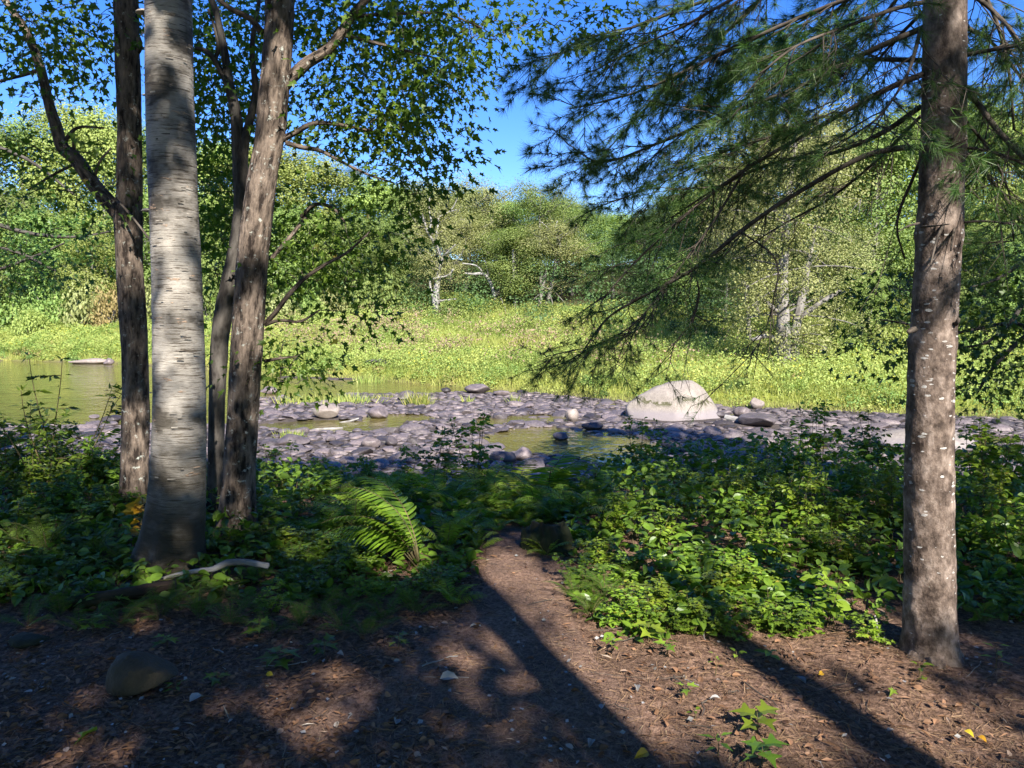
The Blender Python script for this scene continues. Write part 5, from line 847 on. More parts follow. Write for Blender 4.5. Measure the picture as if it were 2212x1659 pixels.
FT = [
 (-330, 300, 84, 'broad', 'far_mid', 230, 'green tree beyond the picture edge over the pool'), (-200, 280, 86, 'broad', 'far_light', 220, 'pale tree beyond the picture edge over the pool'), (-150, 430, 74, 'broad', 'far_mid', 200, 'rounded tree beyond the picture edge over the meadow'), (2400, 300, 40, 'broad', 'far_mid', 220, 'green tree beyond the picture edge past the pine'),
 (850, 410, 92, 'broad', 'far_mid', 150, 'round treetop filling the skyline under the maple leaves'), (925, 415, 95, 'broad', 'far_light', 150, 'round treetop behind the bare snag on the ridge'), (1005, 415, 92, 'broad', 'far_mid', 150, 'round treetop behind the olive crowns on the ridge'), (1075, 440, 90, 'broad', 'far_light', 140, 'pale round treetop in the dip of the ridge'), (1140, 430, 88, 'broad', 'far_mid', 140, 'round treetop behind the tallest middle tree'), (1220, 440, 90, 'broad', 'far_light', 140, 'pale treetop behind the loose crowned pair'), (1300, 475, 92, 'broad', 'far_mid', 140, 'treetop on the ridge below the sky gap'), (1380, 470, 90, 'broad', 'far_light', 140, 'pale treetop on the ridge at the foot of the sky gap'), (1460, 450, 84, 'broad', 'far_mid', 150, 'treetop on the ridge behind the soft dark pine'), (1550, 400, 70, 'broad', 'far_light', 160, 'pale treetop behind the sweeping branch'), (1720, 300, 56, 'broad', 'far_mid', 220, 'full green tree behind the tall olive one'), (1850, 330, 54, 'broad', 'far_mid', 200, 'full green tree behind the pine twigs'),
 # skyline, then nearer rows
 (-70, 262, 84, 'broad', 'far_mid', 230, 'green tree on the skyline at the picture edge over the pool'), (35, 268, 86, 'broad', 'far_mid', 200, 'skyline tree beneath the forked arm of the maple'), (130, 240, 88, 'broad', 'far_light', 190, 'highest pale green treetop between the forked arm and its trunk'), (222, 255, 84, 'broad', 'far_light', 160, 'pale skyline tree right against the forked maple'), (330, 275, 90, 'broad', 'far_mid', 190, 'skyline tree hidden behind the birch'),
 (445, 300, 88, 'broad', 'far_light', 180, 'pale skyline tree seen between birch and crooked maple'), (530, 320, 90, 'broad', 'far_light', 170, 'pale skyline tree behind the leaning maple'), (625, 325, 84, 'broad', 'far_light', 190, 'round pale skyline tree right of the leaning maple trunk'), (700, 350, 86, 'broad', 'far_light', 170, 'pale tree on the slope under the long maple branches'), (775, 365, 84, 'conifer', 'far_dark_shade', 120, 'pointed dark pine top on the skyline beneath the maple leaves'), (820, 395, 82, 'broad', 'far_light', 160, 'pale tree under the drooping red maple leaves'),
 (890, 420, 76, 'broad', 'far_mid', 140, 'green tree behind the bare white snag'), (965, 388, 74, 'airy', 'far_olive', 200, 'wide olive crown on the skyline above the bare snag'), (1045, 402, 72, 'airy', 'far_olive', 150, 'olive treetop beside the notch in the skyline'), (1100, 445, 70, 'broad', 'far_mid', 120, 'tree in the skyline notch'), (1165, 392, 66, 'airy', 'far_mid', 130, 'tallest loose crowned tree in the middle, with open top twigs'), (1215, 410, 68, 'airy', 'far_mid', 110, 'loose crowned tree joined to the tallest middle one'), (1270, 455, 72, 'broad', 'far_mid', 120, 'rounded tree under the first pine needle sprays'),
 (1330, 468, 76, 'broad', 'far_olive' if False else 'far_light', 120, 'yellowish treetop low on the skyline below the sky gap'), (1385, 455, 70, 'conifer', 'far_dark_shade', 110, 'dark pine at the end of the sky gap'), (1440, 440, 66, 'conifer', 'far_dark_shade', 120, 'soft dark pine behind the sweeping branch'), (1500, 410, 60, 'broad', 'far_mid', 150, 'tree behind the long sweeping pine branch'), (1570, 350, 54, 'broad', 'far_mid', 170, 'tall tree next to the thick trunked one'),
 (1650, 250, 47, 'airy', 'far_olive', 260, 'tall olive tree behind the thick trunked one'), (1790, 235, 46, 'airy', 'far_olive', 260, 'tall olive tree filling the space before the pine trunk'), (1890, 260, 44, 'broad', 'far_mid', 200, 'tall green tree directly beside the pine trunk'), (1990, 240, 48, 'broad', 'far_light', 220, 'tall tree hidden behind the pine trunk'), (2090, 210, 46, 'broad', 'far_mid', 200, 'tall tree just past the pine trunk'), (2190, 240, 44, 'broad', 'far_light', 220, 'pale tall tree at the picture edge behind the pine'), (2290, 200, 46, 'broad', 'far_mid', 220, 'tall tree beyond the picture edge behind the pine'),
 (20, 415, 76, 'broad', 'far_mid', 200, 'dark rounded tree over the meadow at the picture edge'), (110, 470, 74, 'broad', 'far_mid', 170, 'rounded tree over the meadow below the forked arm'), (195, 500, 72, 'broad', 'far_light', 130, 'pale rounded tree beside the forked maple trunk'), (300, 420, 78, 'broad', 'far_mid', 180, 'rounded tree behind the birch trunk'), (430, 440, 74, 'broad', 'far_mid', 160, 'rounded tree in the gap beside the birch'), (620, 455, 70, 'broad', 'far_mid', 150, 'green tree behind the lower maple leaves'), (700, 470, 70, 'broad', 'far_light', 150, 'pale green tree low behind the maple leaves'),
 (780, 470, 68, 'broad', 'far_mid', 130, 'rounded green tree beside the tip of the maple leaves'), (845, 520, 66, 'broad', 'far_mid', 130, 'small dense tree just before the white snag'), (950, 440, 58.6, 'airy', 'far_olive', 140, 'thin olive crown growing around the forks of the snag'), (1000, 470, 66, 'airy', 'far_olive', 160, 'olive tree between snag and leaning bare trunk'), (1075, 500, 64, 'airy', 'far_mid', 150, 'loose green tree above the leaning bare trunk'), (1112, 500, 57.7, 'broad', 'far_mid', 130, 'dense green tree growing on the pale twin trunks'), (1180, 480, 57.2, 'airy', 'far_olive', 160, 'olive tree with a bent grey trunk'), (1240, 520, 60, 'airy', 'far_mid', 130, 'loose tree behind the needle sprays in the middle'),
 (1320, 560, 58, 'conifer', 'far_dark_shade', 130, 'bushy pine low behind the needle sprays'), (1400, 560, 54, 'conifer', 'far_dark_shade', 130, 'bushy dark pine behind the tip of the lower branch'), (1480, 540, 52, 'broad', 'far_mid', 130, 'shaded tree under the sweeping branch'), (1570, 560, 46, 'conifer', 'far_dark_shade', 120, 'dark pine beside the thick trunked tree'), (1620, 430, 40, 'airy', 'far_olive', 170, 'loose olive tree in front of the thick trunk'), (1800, 480, 38, 'airy', 'far_olive', 170, 'pale olive tree whose low boughs touch the meadow'), (1870, 600, 36, 'broad', 'far_mid', 110, 'small green tree beside the pine trunk over the meadow'), (2120, 480, 38, 'broad', 'far_mid', 150, 'dark green tree over the meadow past the pine'), (2220, 520, 36, 'broad', 'far_mid', 150, 'dark green tree at the edge over the meadow')]
for u, vt, Y, kd, mk, wpx, lb in FT:
    if mk not in FAR[kd][0][1]: mk = list(FAR[kd][0][1])[0]
    far_tree(u, vt, Y, kd, mk, wpx, lb)
# the thick trunked tree with low boughs
bt = at(1692, 806, 33.); z0 = h1(bt[0], 33.); rg = np.random.default_rng(5)
t = thing('thick_trunk_tree', 'big olive tree with a thick split pale trunk at the meadow edge', 'tree', (bt[0], 33., z0)); gt = Geo(); gc = Geo()
for k, pts in enumerate(([(0, 0, -.2), (-.05, 0, 1.5), (-.1, .1, 4), (0, 0, 7), (.3, 0, 10)], [(.45, .1, -.2), (.5, .1, 1.5), (.9, .2, 3.6), (1.3, .3, 6)], [(-.1, 0, .9), (-.8, -.4, 1.3), (-1.6, -.7, 1.15)], [(-.1, .1, 2.2), (-.9, 0, 2.8), (-1.8, .2, 3.6)], [(.6, .1, 2.), (1.4, -.2, 2.7), (2.2, -.4, 3.2)])):
    add_tube(gt, pts, np.linspace((.34, .26, .10, .09, .10)[k], .06, len(pts)), 12, .15, ridged(.03, 6, .2, k, .3, 4, .6))
lb = []
for k in range(64):
    f = rg.uniform(.10, 1); a = rg.uniform(0, 6.28); p = np.array([.2*f, 0, f*10]); L_ = rg.uniform(1.4, 3.4)*(1.15-.5*f); d = np.array([np.cos(a), np.sin(a), rg.uniform(-.1, .6)]); s = np.linspace(0, 1, 5)[:, None]
    Q = p+d*L_*s+np.array([0, 0, -.25*L_])*s*s; add_tube(gt, Q, np.linspace(.05, .012, 5), 5, .5)
    for e in range(5): lb.append(Q[rg.integers(2, 5)]+rg.normal(size=3)*.3)
    for e in range(2): q = Q[rg.integers(1, 5)]; d2 = nrm(rg.normal(size=3)); add_tube(gt, np.array([q, q+d2*.4, q+d2*.9]), [.02, .013, .006], 4, .5)
for c in lb:
    n = int(rg.integers(60, 120)); u = rg.normal(size=(n, 3)); nor = nrm(nrm(u)*.7+np.array([0, 0, .45])+rg.normal(size=(n, 3))*.4); scatter(gc, KITE[0], KITE[1], c+u*np.array([.36, .36, .26]), nrm(np.cross(nor, rg.normal(size=(n, 3)))), nor, .10*rg.uniform(.6, 1.3, n), rg.random(n)*.96)
obj('trunk', gt.mesh('trunk', M['far_bark'], True), t); obj('crown', gc.mesh('crown', M['far_olive']), t)
# bare wood on the far bank
def snag(name, label, u, v, Y, lines, m='pale_wood', cat='dead tree'):
    b = at(u, v, Y); b[2] = h1(b[0], Y); t = thing(name, label, cat, b)
    for k, ln in enumerate(lines):
        P, r = pxl(ln, Y); r = r*(.72 if k == 0 else .6)
        if k == 0: P[0, 2] = b[2]-.1
        P[:, 1] += np.linspace(0, (-1)**k*.6*min(1, k), len(P)); g = Geo(); add_tube(g, P, r, 7, .15, ridged(.008, 8, .2, k)); m_ = g.mesh('trunk' if k == 0 else 'branch', M[m], True); m_.transform(Matrix.Translation(-Vector(b))); obj('trunk' if k == 0 else 'branch', m_, t)
snag('dead_tree', 'bare white snag with forked limbs in the middle of the far bank', 943, 690, 58, [[(945, 695, 15), (940, 650, 20), (945, 610, 17), (950, 580, 14), (955, 555, 12)], [(940, 655, 10), (932, 630, 9), (930, 610, 7), (940, 602, 6), (968, 596, 6), (982, 582, 7)], [(955, 565, 11), (945, 535, 10), (925, 505, 9), (918, 485, 8), (910, 460, 4)], [(953, 560, 9), (968, 545, 7), (985, 530, 4)], [(945, 650, 7), (965, 648, 6), (985, 645, 4)], [(925, 505, 7), (932, 480, 6), (928, 455, 5), (930, 430, 3)], [(940, 520, 7), (945, 490, 6), (950, 465, 5), (985, 450, 3)], [(948, 470, 5), (975, 455, 4), (990, 430, 2)], [(918, 485, 5), (905, 465, 3)]])
snag('leaning_dead_trunk', 'leaning bare trunk poking out of the leaves past the white snag', 1062, 640, 58, [[(1075, 690, 7), (1066, 630, 9), (1056, 605, 10), (1045, 592, 11), (1020, 592, 6), (1004, 590, 4)], [(1045, 592, 6), (1030, 575, 5), (1000, 570, 3)], [(1056, 600, 5), (1050, 570, 3), (1046, 560, 2)]])
snag('pale_twin_trunk', 'pale twin trunks in a narrow V at the dark edge of the wood', 1112, 714, 57.5, [[(1113, 716, 13), (1113, 680, 11), (1112, 640, 9), (1110, 600, 8), (1108, 540, 6)], [(1108, 712, 9), (1100, 690, 8), (1090, 665, 6), (1082, 645, 4)]], cat='tree')
snag('bent_grey_trunk', 'bent grey trunk with drooping dead twigs beside the pale twin trunks', 1150, 712, 57, [[(1146, 714, 15), (1156, 685, 14), (1166, 655, 12), (1172, 620, 12), (1180, 580, 8)], [(1156, 714, 9), (1164, 690, 7), (1168, 665, 5)], [(1170, 632, 5), (1150, 650, 4), (1140, 675, 2)], [(1172, 628, 5), (1188, 640, 4), (1195, 665, 2)], [(1176, 620, 5), (1200, 632, 4), (1228, 662, 3)]], 'far_bark', 'tree')
snag('dead_tree', 'small bare grey crown above the bent trunk', 1212, 545, 61, [[(1214, 560, 5), (1210, 530, 6), (1205, 515, 6), (1190, 500, 5), (1170, 480, 3)], [(1207, 518, 5), (1225, 505, 4), (1245, 492, 2)], [(1200, 510, 4), (1200, 492, 3), (1205, 475, 2)]])
# shrubs along the edge of the wood
def fshrub_proto(seed):
    rg = np.random.default_rng(seed); gc = Geo(); gt = Geo()
    for k in range(34):
        u = nrm(rg.normal(size=3)); u[2] = abs(u[2]); c = u*np.array([1, 1, .85])*rg.uniform(.55, 1.); add_tube(gt, np.array([[0, 0, 0], c*.6, c]), [.03, .02, .008], 4, .5)
        n = 80; q = rg.normal(size=(n, 3)); nor = nrm(nrm(q)*.7+np.array([0, 0, .5])+rg.normal(size=(n, 3))*.35); scatter(gc, KITE[0], KITE[1], c+q*np.array([.20, .20, .14]), nrm(np.cross(nor, rg.normal(size=(n, 3)))), nor, .105*rg.uniform(.6, 1.3, n), rg.random(n)*.96)
    return gt.mesh('stem', M['far_bark']), {m: gc.mesh('foliage', M[m]) for m in ('far_light', 'far_mid', 'far_olive', 'far_dark_shade', 'rust', 'meadow')}
FS = [fshrub_proto(s) for s in (41, 42, 43)]
SHB = [(30, 625, 73, 'far_mid', 120, 'dark bush between meadow and trees at the picture edge'), (110, 600, 72, 'far_mid', 110, 'dark green bush above the pool meadow'), (185, 585, 70, 'far_olive', 110, 'olive brown bush beside the forked maple'), (235, 610, 69, 'rust', 80, 'rusty bush tucked behind the forked maple'), (60, 655, 68, 'far_light', 70, 'light bush low on the pool meadow'), (320, 600, 70, 'far_olive', 90, 'olive bush behind the birch'), (450, 600, 66, 'far_mid', 90, 'bush between birch and crooked maple'), (600, 620, 62, 'far_olive', 90, 'olive grey bush at the edge of the leaning maple'), (650, 600, 64, 'far_mid', 100, 'green bush right of the leaning maple'), (690, 650, 58, 'far_light', 70, 'light green bush on the slope below the maple leaves'),
 (735, 610, 62, 'far_olive', 90, 'greyish bush behind the drooping maple tip'), (790, 590, 62, 'far_mid', 100, 'round green bush in the dip of the slope'), (850, 580, 61, 'far_mid', 110, 'dense green bush left of the white snag'), (835, 660, 56, 'far_light', 60, 'yellow green bush below the dense one'), (880, 670, 55, 'meadow', 55, 'bright yellow green bush at the foot of the snag'), (920, 690, 54, 'far_mid', 55, 'small bush in front of the snag'), (985, 640, 57, 'far_mid', 80, 'dark bush right beside the snag'), (1030, 640, 58, 'far_mid', 80, 'dark bush under the leaning bare trunk'), (1065, 640, 57, 'far_light', 70, 'light bush before the twin trunks'), (1195, 680, 55, 'far_olive', 60, 'olive bush beside the bent grey trunk'),
 (1240, 660, 54, 'far_mid', 80, 'dark bush under the needle sprays'), (1310, 680, 50, 'far_dark_shade', 90, 'dark bush in the tree shade'), (1390, 690, 46, 'far_dark_shade', 90, 'shaded bush behind the branch tip'), (1470, 690, 44, 'far_dark_shade', 90, 'shaded bush above the boulder'), (1540, 700, 40, 'far_dark_shade', 90, 'dark bush left of the thick trunk'), (1600, 745, 35, 'far_dark_shade', 80, 'dark bush in the shade by the thick trunk'), (1760, 740, 34, 'far_olive', 100, 'olive bush right of the thick trunk'), (1830, 720, 35, 'far_mid', 100, 'bush at the meadow edge before the pine trunk'), (1920, 700, 35, 'far_light', 90, 'light bush half behind the pine trunk'), (2110, 720, 33, 'far_mid', 100, 'bush on the meadow past the pine trunk'), (2190, 740, 32, 'far_light', 100, 'light bush at the edge past the pine'),  # darkest bushes here carry the conifer shade in their leaf colour
 (640, 760, 46, 'far_light', 60, 'low leafy bush at the shallow pool edge'), (1030, 790, 37, 'far_mid', 70, 'low green bush above the flat slab rock'), (1130, 770, 38, 'far_mid', 60, 'low leafy bush below the pine needle tip'), (1290, 810, 31, 'far_mid', 80, 'low green bush on the bank just before the boulder'), (1600, 830, 28, 'far_mid', 55, 'low green bush right behind the boulder'), (1720, 830, 27, 'far_light', 60, 'low leafy bush behind the small tan stone')]
for k, (u, vt, Y, mk, wpx, lb) in enumerate(SHB):
    top = at(u, vt, Y); z = h1(top[0], Y)-.1; h = max(.5, top[2]-z)/1.0; w_ = wpx/F*Y/2.1; p = FS[k % 3]
    t = thing('bush', lb, 'bush', (top[0], Y, z), (0, 0, k*1.7), (w_, w_, h), 'bushes on the far bank'); obj('stem', p[0], t); obj('foliage', p[1][mk], t)
# meadow: goldenrod, grass and pink weeds nobody could count
def field(n, t0, t1, xr_, yq=1.):
    x = RNG.uniform(*xr_, n); t = t0+(t1-t0)*RNG.random(n)**yq; y = shore(x)+t; u, v, f = proj(np.stack([x, y, 0*x], 1)); k = (u > -480) & (u < 2600); return x[k], y[k], t[k]
g = Geo(); x, y, t = field(270000, -.25, 27, (-75, 34), 1.25); n = len(x); z = H(x, y); pn = n2(x, y, .35, 5)
hgt = RNG.uniform(.25, .6, n)*(.6+.9*pn)*np.interp(t, [-.3, 1, 4, 26], [.35, .6, 1.0, 1.2]); wd = .010+.00060*np.hypot(x, y)
tip = nrm(np.stack([RNG.normal(size=n)*.28, RNG.normal(size=n)*.28, np.ones(n)], 1)); scatter(g, BLADE[0], BLADE[1], np.stack([x, y, z-.03], 1), tip, rdir(n), hgt, np.clip(RNG.random(n)*.35+.9*(n2(x, y, .45, 61)-.2), 0, .95), Sx=wd)
kind(obj('meadow_grass', g.mesh('meadow_grass', M['reed'])), 'stuff', 'tall sunlit yellow green grass covering the far bank', 'grass')
g = Geo(); x, y, t = field(280000, .8, 27, (-75, 34), 1.1); pn = n2(x, y, .28, 15); k = (pn > .40+.2*RNG.random(len(x))-.1); x, y, t = x[k], y[k], t[k]; n = len(x)
z = H(x, y)+RNG.uniform(.1, .75, n)*(.5+pn[k]); tip = nrm(np.stack([RNG.normal(size=n), RNG.normal(size=n), RNG.normal(size=n)*.5+.3], 1)); nor = nrm(rdir(n)*.55+np.array([0, -.35, .7])); s = (.06+.0010*np.hypot(x, y))*RNG.uniform(.7, 1.3, n)
scatter(g, KITE[0], KITE[1], np.stack([x, y, z], 1), tip, nor, s, np.where(RNG.random(n) < .05*(n2(x, y, .2, 33) > .5), 1., np.clip(RNG.random(n)*.35+.9*(n2(x, y, .6, 62)-.2), 0, .9)))
kind(obj('goldenrod', g.mesh('goldenrod', M['meadow'])), 'stuff', 'dense leafy goldenrod and weeds massed over the far bank meadow', 'weeds')
g = Geo(); x, y, t = field(90000, 3, 20, (-22, 14)); u, v, f = proj(np.stack([x, y, H(x, y)], 1)); pr = np.exp(-((u-880)/420)**2)*np.interp(t, [3, 6, 16, 20], [0, 1, 1, .2]); k = RNG.random(len(x)) < .55*pr*sst(.46, .62, n2(x, y, .7, 25)); x, y = x[k], y[k]; n = len(x)
z = H(x, y)+RNG.uniform(.35, .95, n); scatter(g, KITE[0], KITE[1], np.stack([x, y, z], 1), nrm(rdir(n)+np.array([0, 0, .6])), nrm(rdir(n)+np.array([0, -.4, .5])), .13*RNG.uniform(.6, 1.3, n), RNG.random(n))
kind(obj('pink_weeds', g.mesh('pink_weeds', M['pinkweed'])), 'stuff', 'patches of dusty pink flowering weeds in the middle of the far bank', 'weeds')

# the wood floor and far thicket behind the edge trees, a mass nobody could count
g = Geo(); nc = 2600; x, y, t = field(60000, 17, 75, (-95, 60)); x, y, t = x[:nc], y[:nc], t[:nc]; nc = len(x); zc = H(x, y)+RNG.uniform(.2, 4.5, nc)*np.interp(t, [17, 26, 60], [.35, 1, 1.6]); nl = 110
C = np.repeat(np.stack([x, y, zc], 1), nl, 0); q = RNG.normal(size=C.shape); P = C+q*np.array([.8, .8, .42]); nor = nrm(nrm(q)*.8+np.array([0, 0, .5])+RNG.normal(size=C.shape)*.35)
scatter(g, KITE[0], KITE[1], P, nrm(np.cross(nor, rdir(len(P)))), nor, .16*RNG.uniform(.6, 1.3, len(P)), np.clip(RNG.random(len(P))*.7+np.repeat(RNG.uniform(0, .28, nc), nl), 0, .96))
kind(obj('distant_thicket', g.mesh('distant_thicket', M['far_dark_shade'])), 'stuff', 'dense green thicket of the far wood behind the edge trees', 'thicket')  # dark leaf colour stands in for the shade inside the wood

# leafy herb clumps crowding the bank
for nm, mk, nc, sd, lb in (('bank_herbs', 'far_mid', 520, 91, 'fresh green leafy herb clumps crowding the sunny far bank'), ('yellow_herbs', 'meadow', 420, 93, 'yellow green leafy herb clumps between the greener ones on the far bank'), ('rusty_herbs', 'rust', 110, 95, 'rusty brown herb clumps scattered over the far bank'), ('dark_herbs', 'oak', 120, 97, 'dark green herb clumps scattered over the far bank')):
    g = Geo(); x, y, t = field(6000, .3, 22, (-75, 34), 1.5); k = n2(x, y, .22, sd) > .47; x, y = x[k][:nc], y[k][:nc]; nc_ = len(x); r = RNG.uniform(.28, .75, nc_); nl = 150
    q = nrm(RNG.normal(size=(nc_*nl, 3))); q[:, 2] = np.abs(q[:, 2]); q *= RNG.uniform(.55, 1.05, (len(q), 1)); C = np.repeat(np.stack([x, y, H(x, y)], 1), nl, 0); rr = np.repeat(r, nl)[:, None]
    P = C+q*rr*np.array([1, 1, 1.05]); nor = nrm(q*.8+np.array([0, 0, .4])+RNG.normal(size=q.shape)*.3); sz = np.repeat(.045+.0009*np.hypot(x, y), nl)*RNG.uniform(.6, 1.4, len(P))
    scatter(g, KITE[0], KITE[1], P, nrm(np.cross(nor, rdir(len(P)))), nor, sz, np.clip(np.repeat(RNG.random(nc_)*.6, nl)+RNG.random(len(P))*.35, 0, .95))
    kind(obj(nm, g.mesh(nm, M[mk])), 'stuff', lb, 'weeds')
# ------------------------------------------------------------------ stones of the river
def rock_mesh(seed, sub, flat, cuts, m, rough=.10, name='cobble'):
    b = bmesh.new(); bmesh.ops.create_icosphere(b, subdivisions=sub, radius=1); V = np.array([q.co[:] for q in b.verts]); sharp = name == 'cobble'; rg = np.random.default_rng(seed)
    V = V*(1+rough*4*(fbm(V*1.3+seed*7.1, seed, 3)-.5)[:, None])
    for k in range(cuts):
        n = nrm(rg.normal(size=3)); d = rg.uniform(.50, .86); o = V@n; V = V-np.maximum(0, o-d)[:, None]*n*.9
    V = V*np.array([1, rg.uniform(.65, .95), flat*rg.uniform(.8, 1.2)]); V += rough*.25*(fbm(V*5+seed, seed+3, 3)[:, None]-.5)
    for q, c in zip(b.verts, V): q.co = c
    me = bpy.data.meshes.new(name); b.to_mesh(me); F_ = np.array([[v.index for v in f.verts] for f in b.faces]); b.free(); me.materials.append(m); me.shade_smooth()
    if sharp: me.set_sharp_from_angle(angle=R(32))
    return me, V, F_
RK = [rock_mesh(s, 2, .30, 9, M['cobble']) for s in range(12)]; RKh = [rock_mesh(s+30, 3, .36, 11, M['cobble']) for s in range(10)]
named = []
def river_rock(name, label, u, v, wpx, hpx, Y=None, m='cobble', seed=1, flat=.7, cuts=5, rz=.3, sub=4, cat='rock', depth=.8, sink=.12):
    d = ray(u, v); Y = Y or (WZ-.02-1.6)/d[2]; p = at(u, v, Y); z = max(WZ, h1(p[0], Y)); me, V, _ = rock_mesh(seed, sub, 1., cuts, M[m], .06, name)
    w_ = wpx/2/F*Y; h = hpx/F*Y/(1-sink); V2 = V.copy()
    V2 -= (V2.max(0)+V2.min(0))/2; V2 /= (V2.max(0)-V2.min(0))/2; V2 = V2*np.array([w_, w_*depth, h/2])+np.array([0, 0, h*(.5-sink)])
    me.vertices.foreach_set('co', V2.astype(np.float32).ravel()); me.update()
    o = obj(name, me, None, (p[0], Y+w_*depth*.5, z)); o.rotation_euler = (0, 0, rz); tag(o, label, cat); named.append((p[0], Y+w_*depth*.5, w_)); return o
# the pale boulder, outline as in the photograph: long low back, steep shoulder
bY = 22.6; bp = at(1474, 905, bY); b = bmesh.new(); bmesh.ops.create_icosphere(b, subdivisions=5, radius=1); V = np.array([q.co[:] for q in b.verts])
th = np.array([-1.05, -1.0, -.93, -.78, -.45, -.1, .18, .32, .52, .72, .9, 1.0, 1.05]); hp = np.array([0, .22, .38, .58, .80, .96, 1.0, .97, .80, .62, .42, .22, 0])
up = V[:, 2] > 0; X = V[:, 0]; hz = np.interp(X, th, hp); rad = np.sqrt(np.clip(1-X**2, 1e-4, 1)); fz = np.where(up, V[:, 2]/rad*hz, V[:, 2]*.4)
V = np.stack([X*1.54*(1+.03*np.sin(V[:, 2]*6)), V[:, 1]*1.05, np.where(up, np.clip(fz, 0, 1)**.9*1.17, fz)], 1)
for n_, d_ in (((-.5, -.75, .43), .98), ((.62, -.6, .5), 1.02), ((.1, -.9, .42), .97), ((-.25, -.5, .83), 1.02), ((.5, .6, .62), 1.15), ((.85, -.2, .48), 1.22)):
    n_ = nrm(np.array(n_)); o_ = V@n_; V = V-np.maximum(0, o_-d_)[:, None]*n_*.75
V += (.045*(fbm(V*1.8, 3, 5)[:, None]-.5)-.008*np.maximum(0, .06-np.abs(fbm(V*1.1+5, 8, 3)[:, None]-.5))/.06)*nrm(V+1e-6)*2
for q, c in zip(b.verts, V): q.co = c
me = bpy.data.meshes.new('boulder'); b.to_mesh(me); b.free(); me.materials.append(M['boulder']); me.shade_smooth()
o = obj('boulder', me, None, (bp[0], bY+.9, WZ-.02)); o.rotation_euler = (0, 0, .08); tag(o, 'huge pale granite boulder with mossy patches on the riverbed', 'boulder'); named.append((bp[0], bY+.9, 1.5))
RR = [('flat topped brown rock lying behind the shallow ripples by the leaning maple', 703, 908, 62, 30, 'tan_rock', 3, .45), ('squat brown block standing on end below the boulder', 1236, 912, 36, 27, 'tan_rock', 7, .8), ('small round tan stone on the bank beside the boulder', 1637, 886, 32, 24, 'tan_rock', 9, .8), ('long slab rock at the far waterline above the cobbles', 1030, 852, 62, 19, 'cobble', 11, .4), ('small square rock beside the long slab at the far waterline', 962, 850, 28, 12, 'cobble', 12, .5), ('low rock at the near end of the long slab', 1085, 858, 40, 10, 'cobble', 13, .5),
 ('small dark rock in the still water near the reeds', 712, 806, 26, 11, 'cobble', 14, .5), ('flat grey ledge in the still water below the meadow', 815, 814, 62, 13, 'cobble', 15, .3), ('grey pointed rock at the edge of the still water', 876, 868, 40, 20, 'cobble', 17, .6), ('smooth reddish rock in the cobbles behind the pair of sprigs', 815, 905, 56, 26, 'cobble', 18, .5), ('round dark wet rock before the ripples, larger of two', 800, 972, 46, 26, 'cobble', 19, .7), ('round dark wet rock with a lit edge beside the larger one', 845, 966, 34, 20, 'cobble', 20, .7), ('bluish flat rock near the leaning maple', 632, 968, 74, 24, 'cobble', 21, .4), ('smooth round stone behind the shrubs near the wet rocks', 712, 962, 26, 14, 'cobble', 22, .6),
 ('dark wet rock at the edge of the shaded pool', 1125, 1000, 52, 26, 'cobble', 23, .6), ('larger dark wet rock beside the shaded pool, nearest the ferns', 1085, 1008, 60, 26, 'cobble', 24, .6), ('rounded rock in the water of the shaded pool', 1212, 952, 44, 16, 'cobble', 25, .5), ('dark rock at the far rim of the shaded pool', 1280, 930, 50, 16, 'cobble', 26, .5), ('wide low mauve slab just below the driftwood log', 1640, 925, 100, 26, 'cobble', 27, .35), ('mauve rock behind the driftwood log', 1605, 905, 40, 22, 'cobble', 28, .6), ('low grey slab resting against the foot of the boulder', 1545, 905, 80, 16, 'cobble', 29, .3), ('grey cobble in front of the boulder', 1420, 905, 44, 18, 'cobble', 31, .5), ('low brown rock before the middle of the boulder', 1470, 910, 34, 14, 'tan_rock', 32, .5), ('large dark rock half hidden by the shrubs near the log', 1500, 985, 60, 26, 'cobble', 33, .5), ('grey rock at the water edge beside the pool willow', 580, 852, 40, 16, 'cobble', 34, .6), ('bluish rock in the mouth of the still pool behind the forked maple', 240, 915, 50, 16, 'cobble', 35, .4), ('bluish rock at the picture edge of the pool', 200, 905, 24, 8, 'cobble', 36, .4)]
for k, (lb, u, v, w_, h_, m, s, fl) in enumerate(RR): river_rock('river_rock', lb, u, v, w_, h_, None, m, s+50, fl, 5, k*1.3)
river_rock('boulder', 'pale boulder half hidden by the pine trunk and shrubs', 2018, 985, 215, 48, None, 'boulder', 91, .5, 5, .1, 5, 'boulder')
river_rock('shore_slab', 'long pale slab on the far shore of the pool behind the forked maple', 190, 786, 90, 12, 55.5, 'tan_rock', 71, .2, 4, .1, 4, 'rock', .35); river_rock('shore_rock', 'small grey rock at the end of the pale shore slab', 233, 786, 22, 14, 54.5, 'cobble', 72, .6, 4)
# cobbles: the largest in view each by itself, the rest as one spread
n = 120000; y = RNG.uniform(12.2, 36, n); x = RNG.uniform(-1, 1, n)*(y*.72+1); s = RNG.lognormal(np.log(.070), .55, n); s = np.clip(s, .03, .32)
P = np.stack([x, y, np.full(n, WZ)], 1); u, v, f = proj(P); bed = H(x, y)
k = (y < shore(x)-.05) & (RNG.random(n) < bed_stones(u, v)) & (bed < -.95) & (u > -60) & (u < 2270)
k &= (y > 13.3) | (n2(x, y, .8, 71) > .42); k &= RNG.random(n) < np.interp(s, [.05, .12, .3], [.75, 1, .9])
x, y, s, bed, u, v = x[k], y[k], s[k], bed[k], u[k], v[k]
for (a, b_, r) in named:
    q = np.hypot(x-a, y-b_) > r+s*.6; x, y, s, bed, u, v = x[q], y[q], s[q], bed[q], u[q], v[q]
order = np.argsort(-s); cell = {}; sel = []
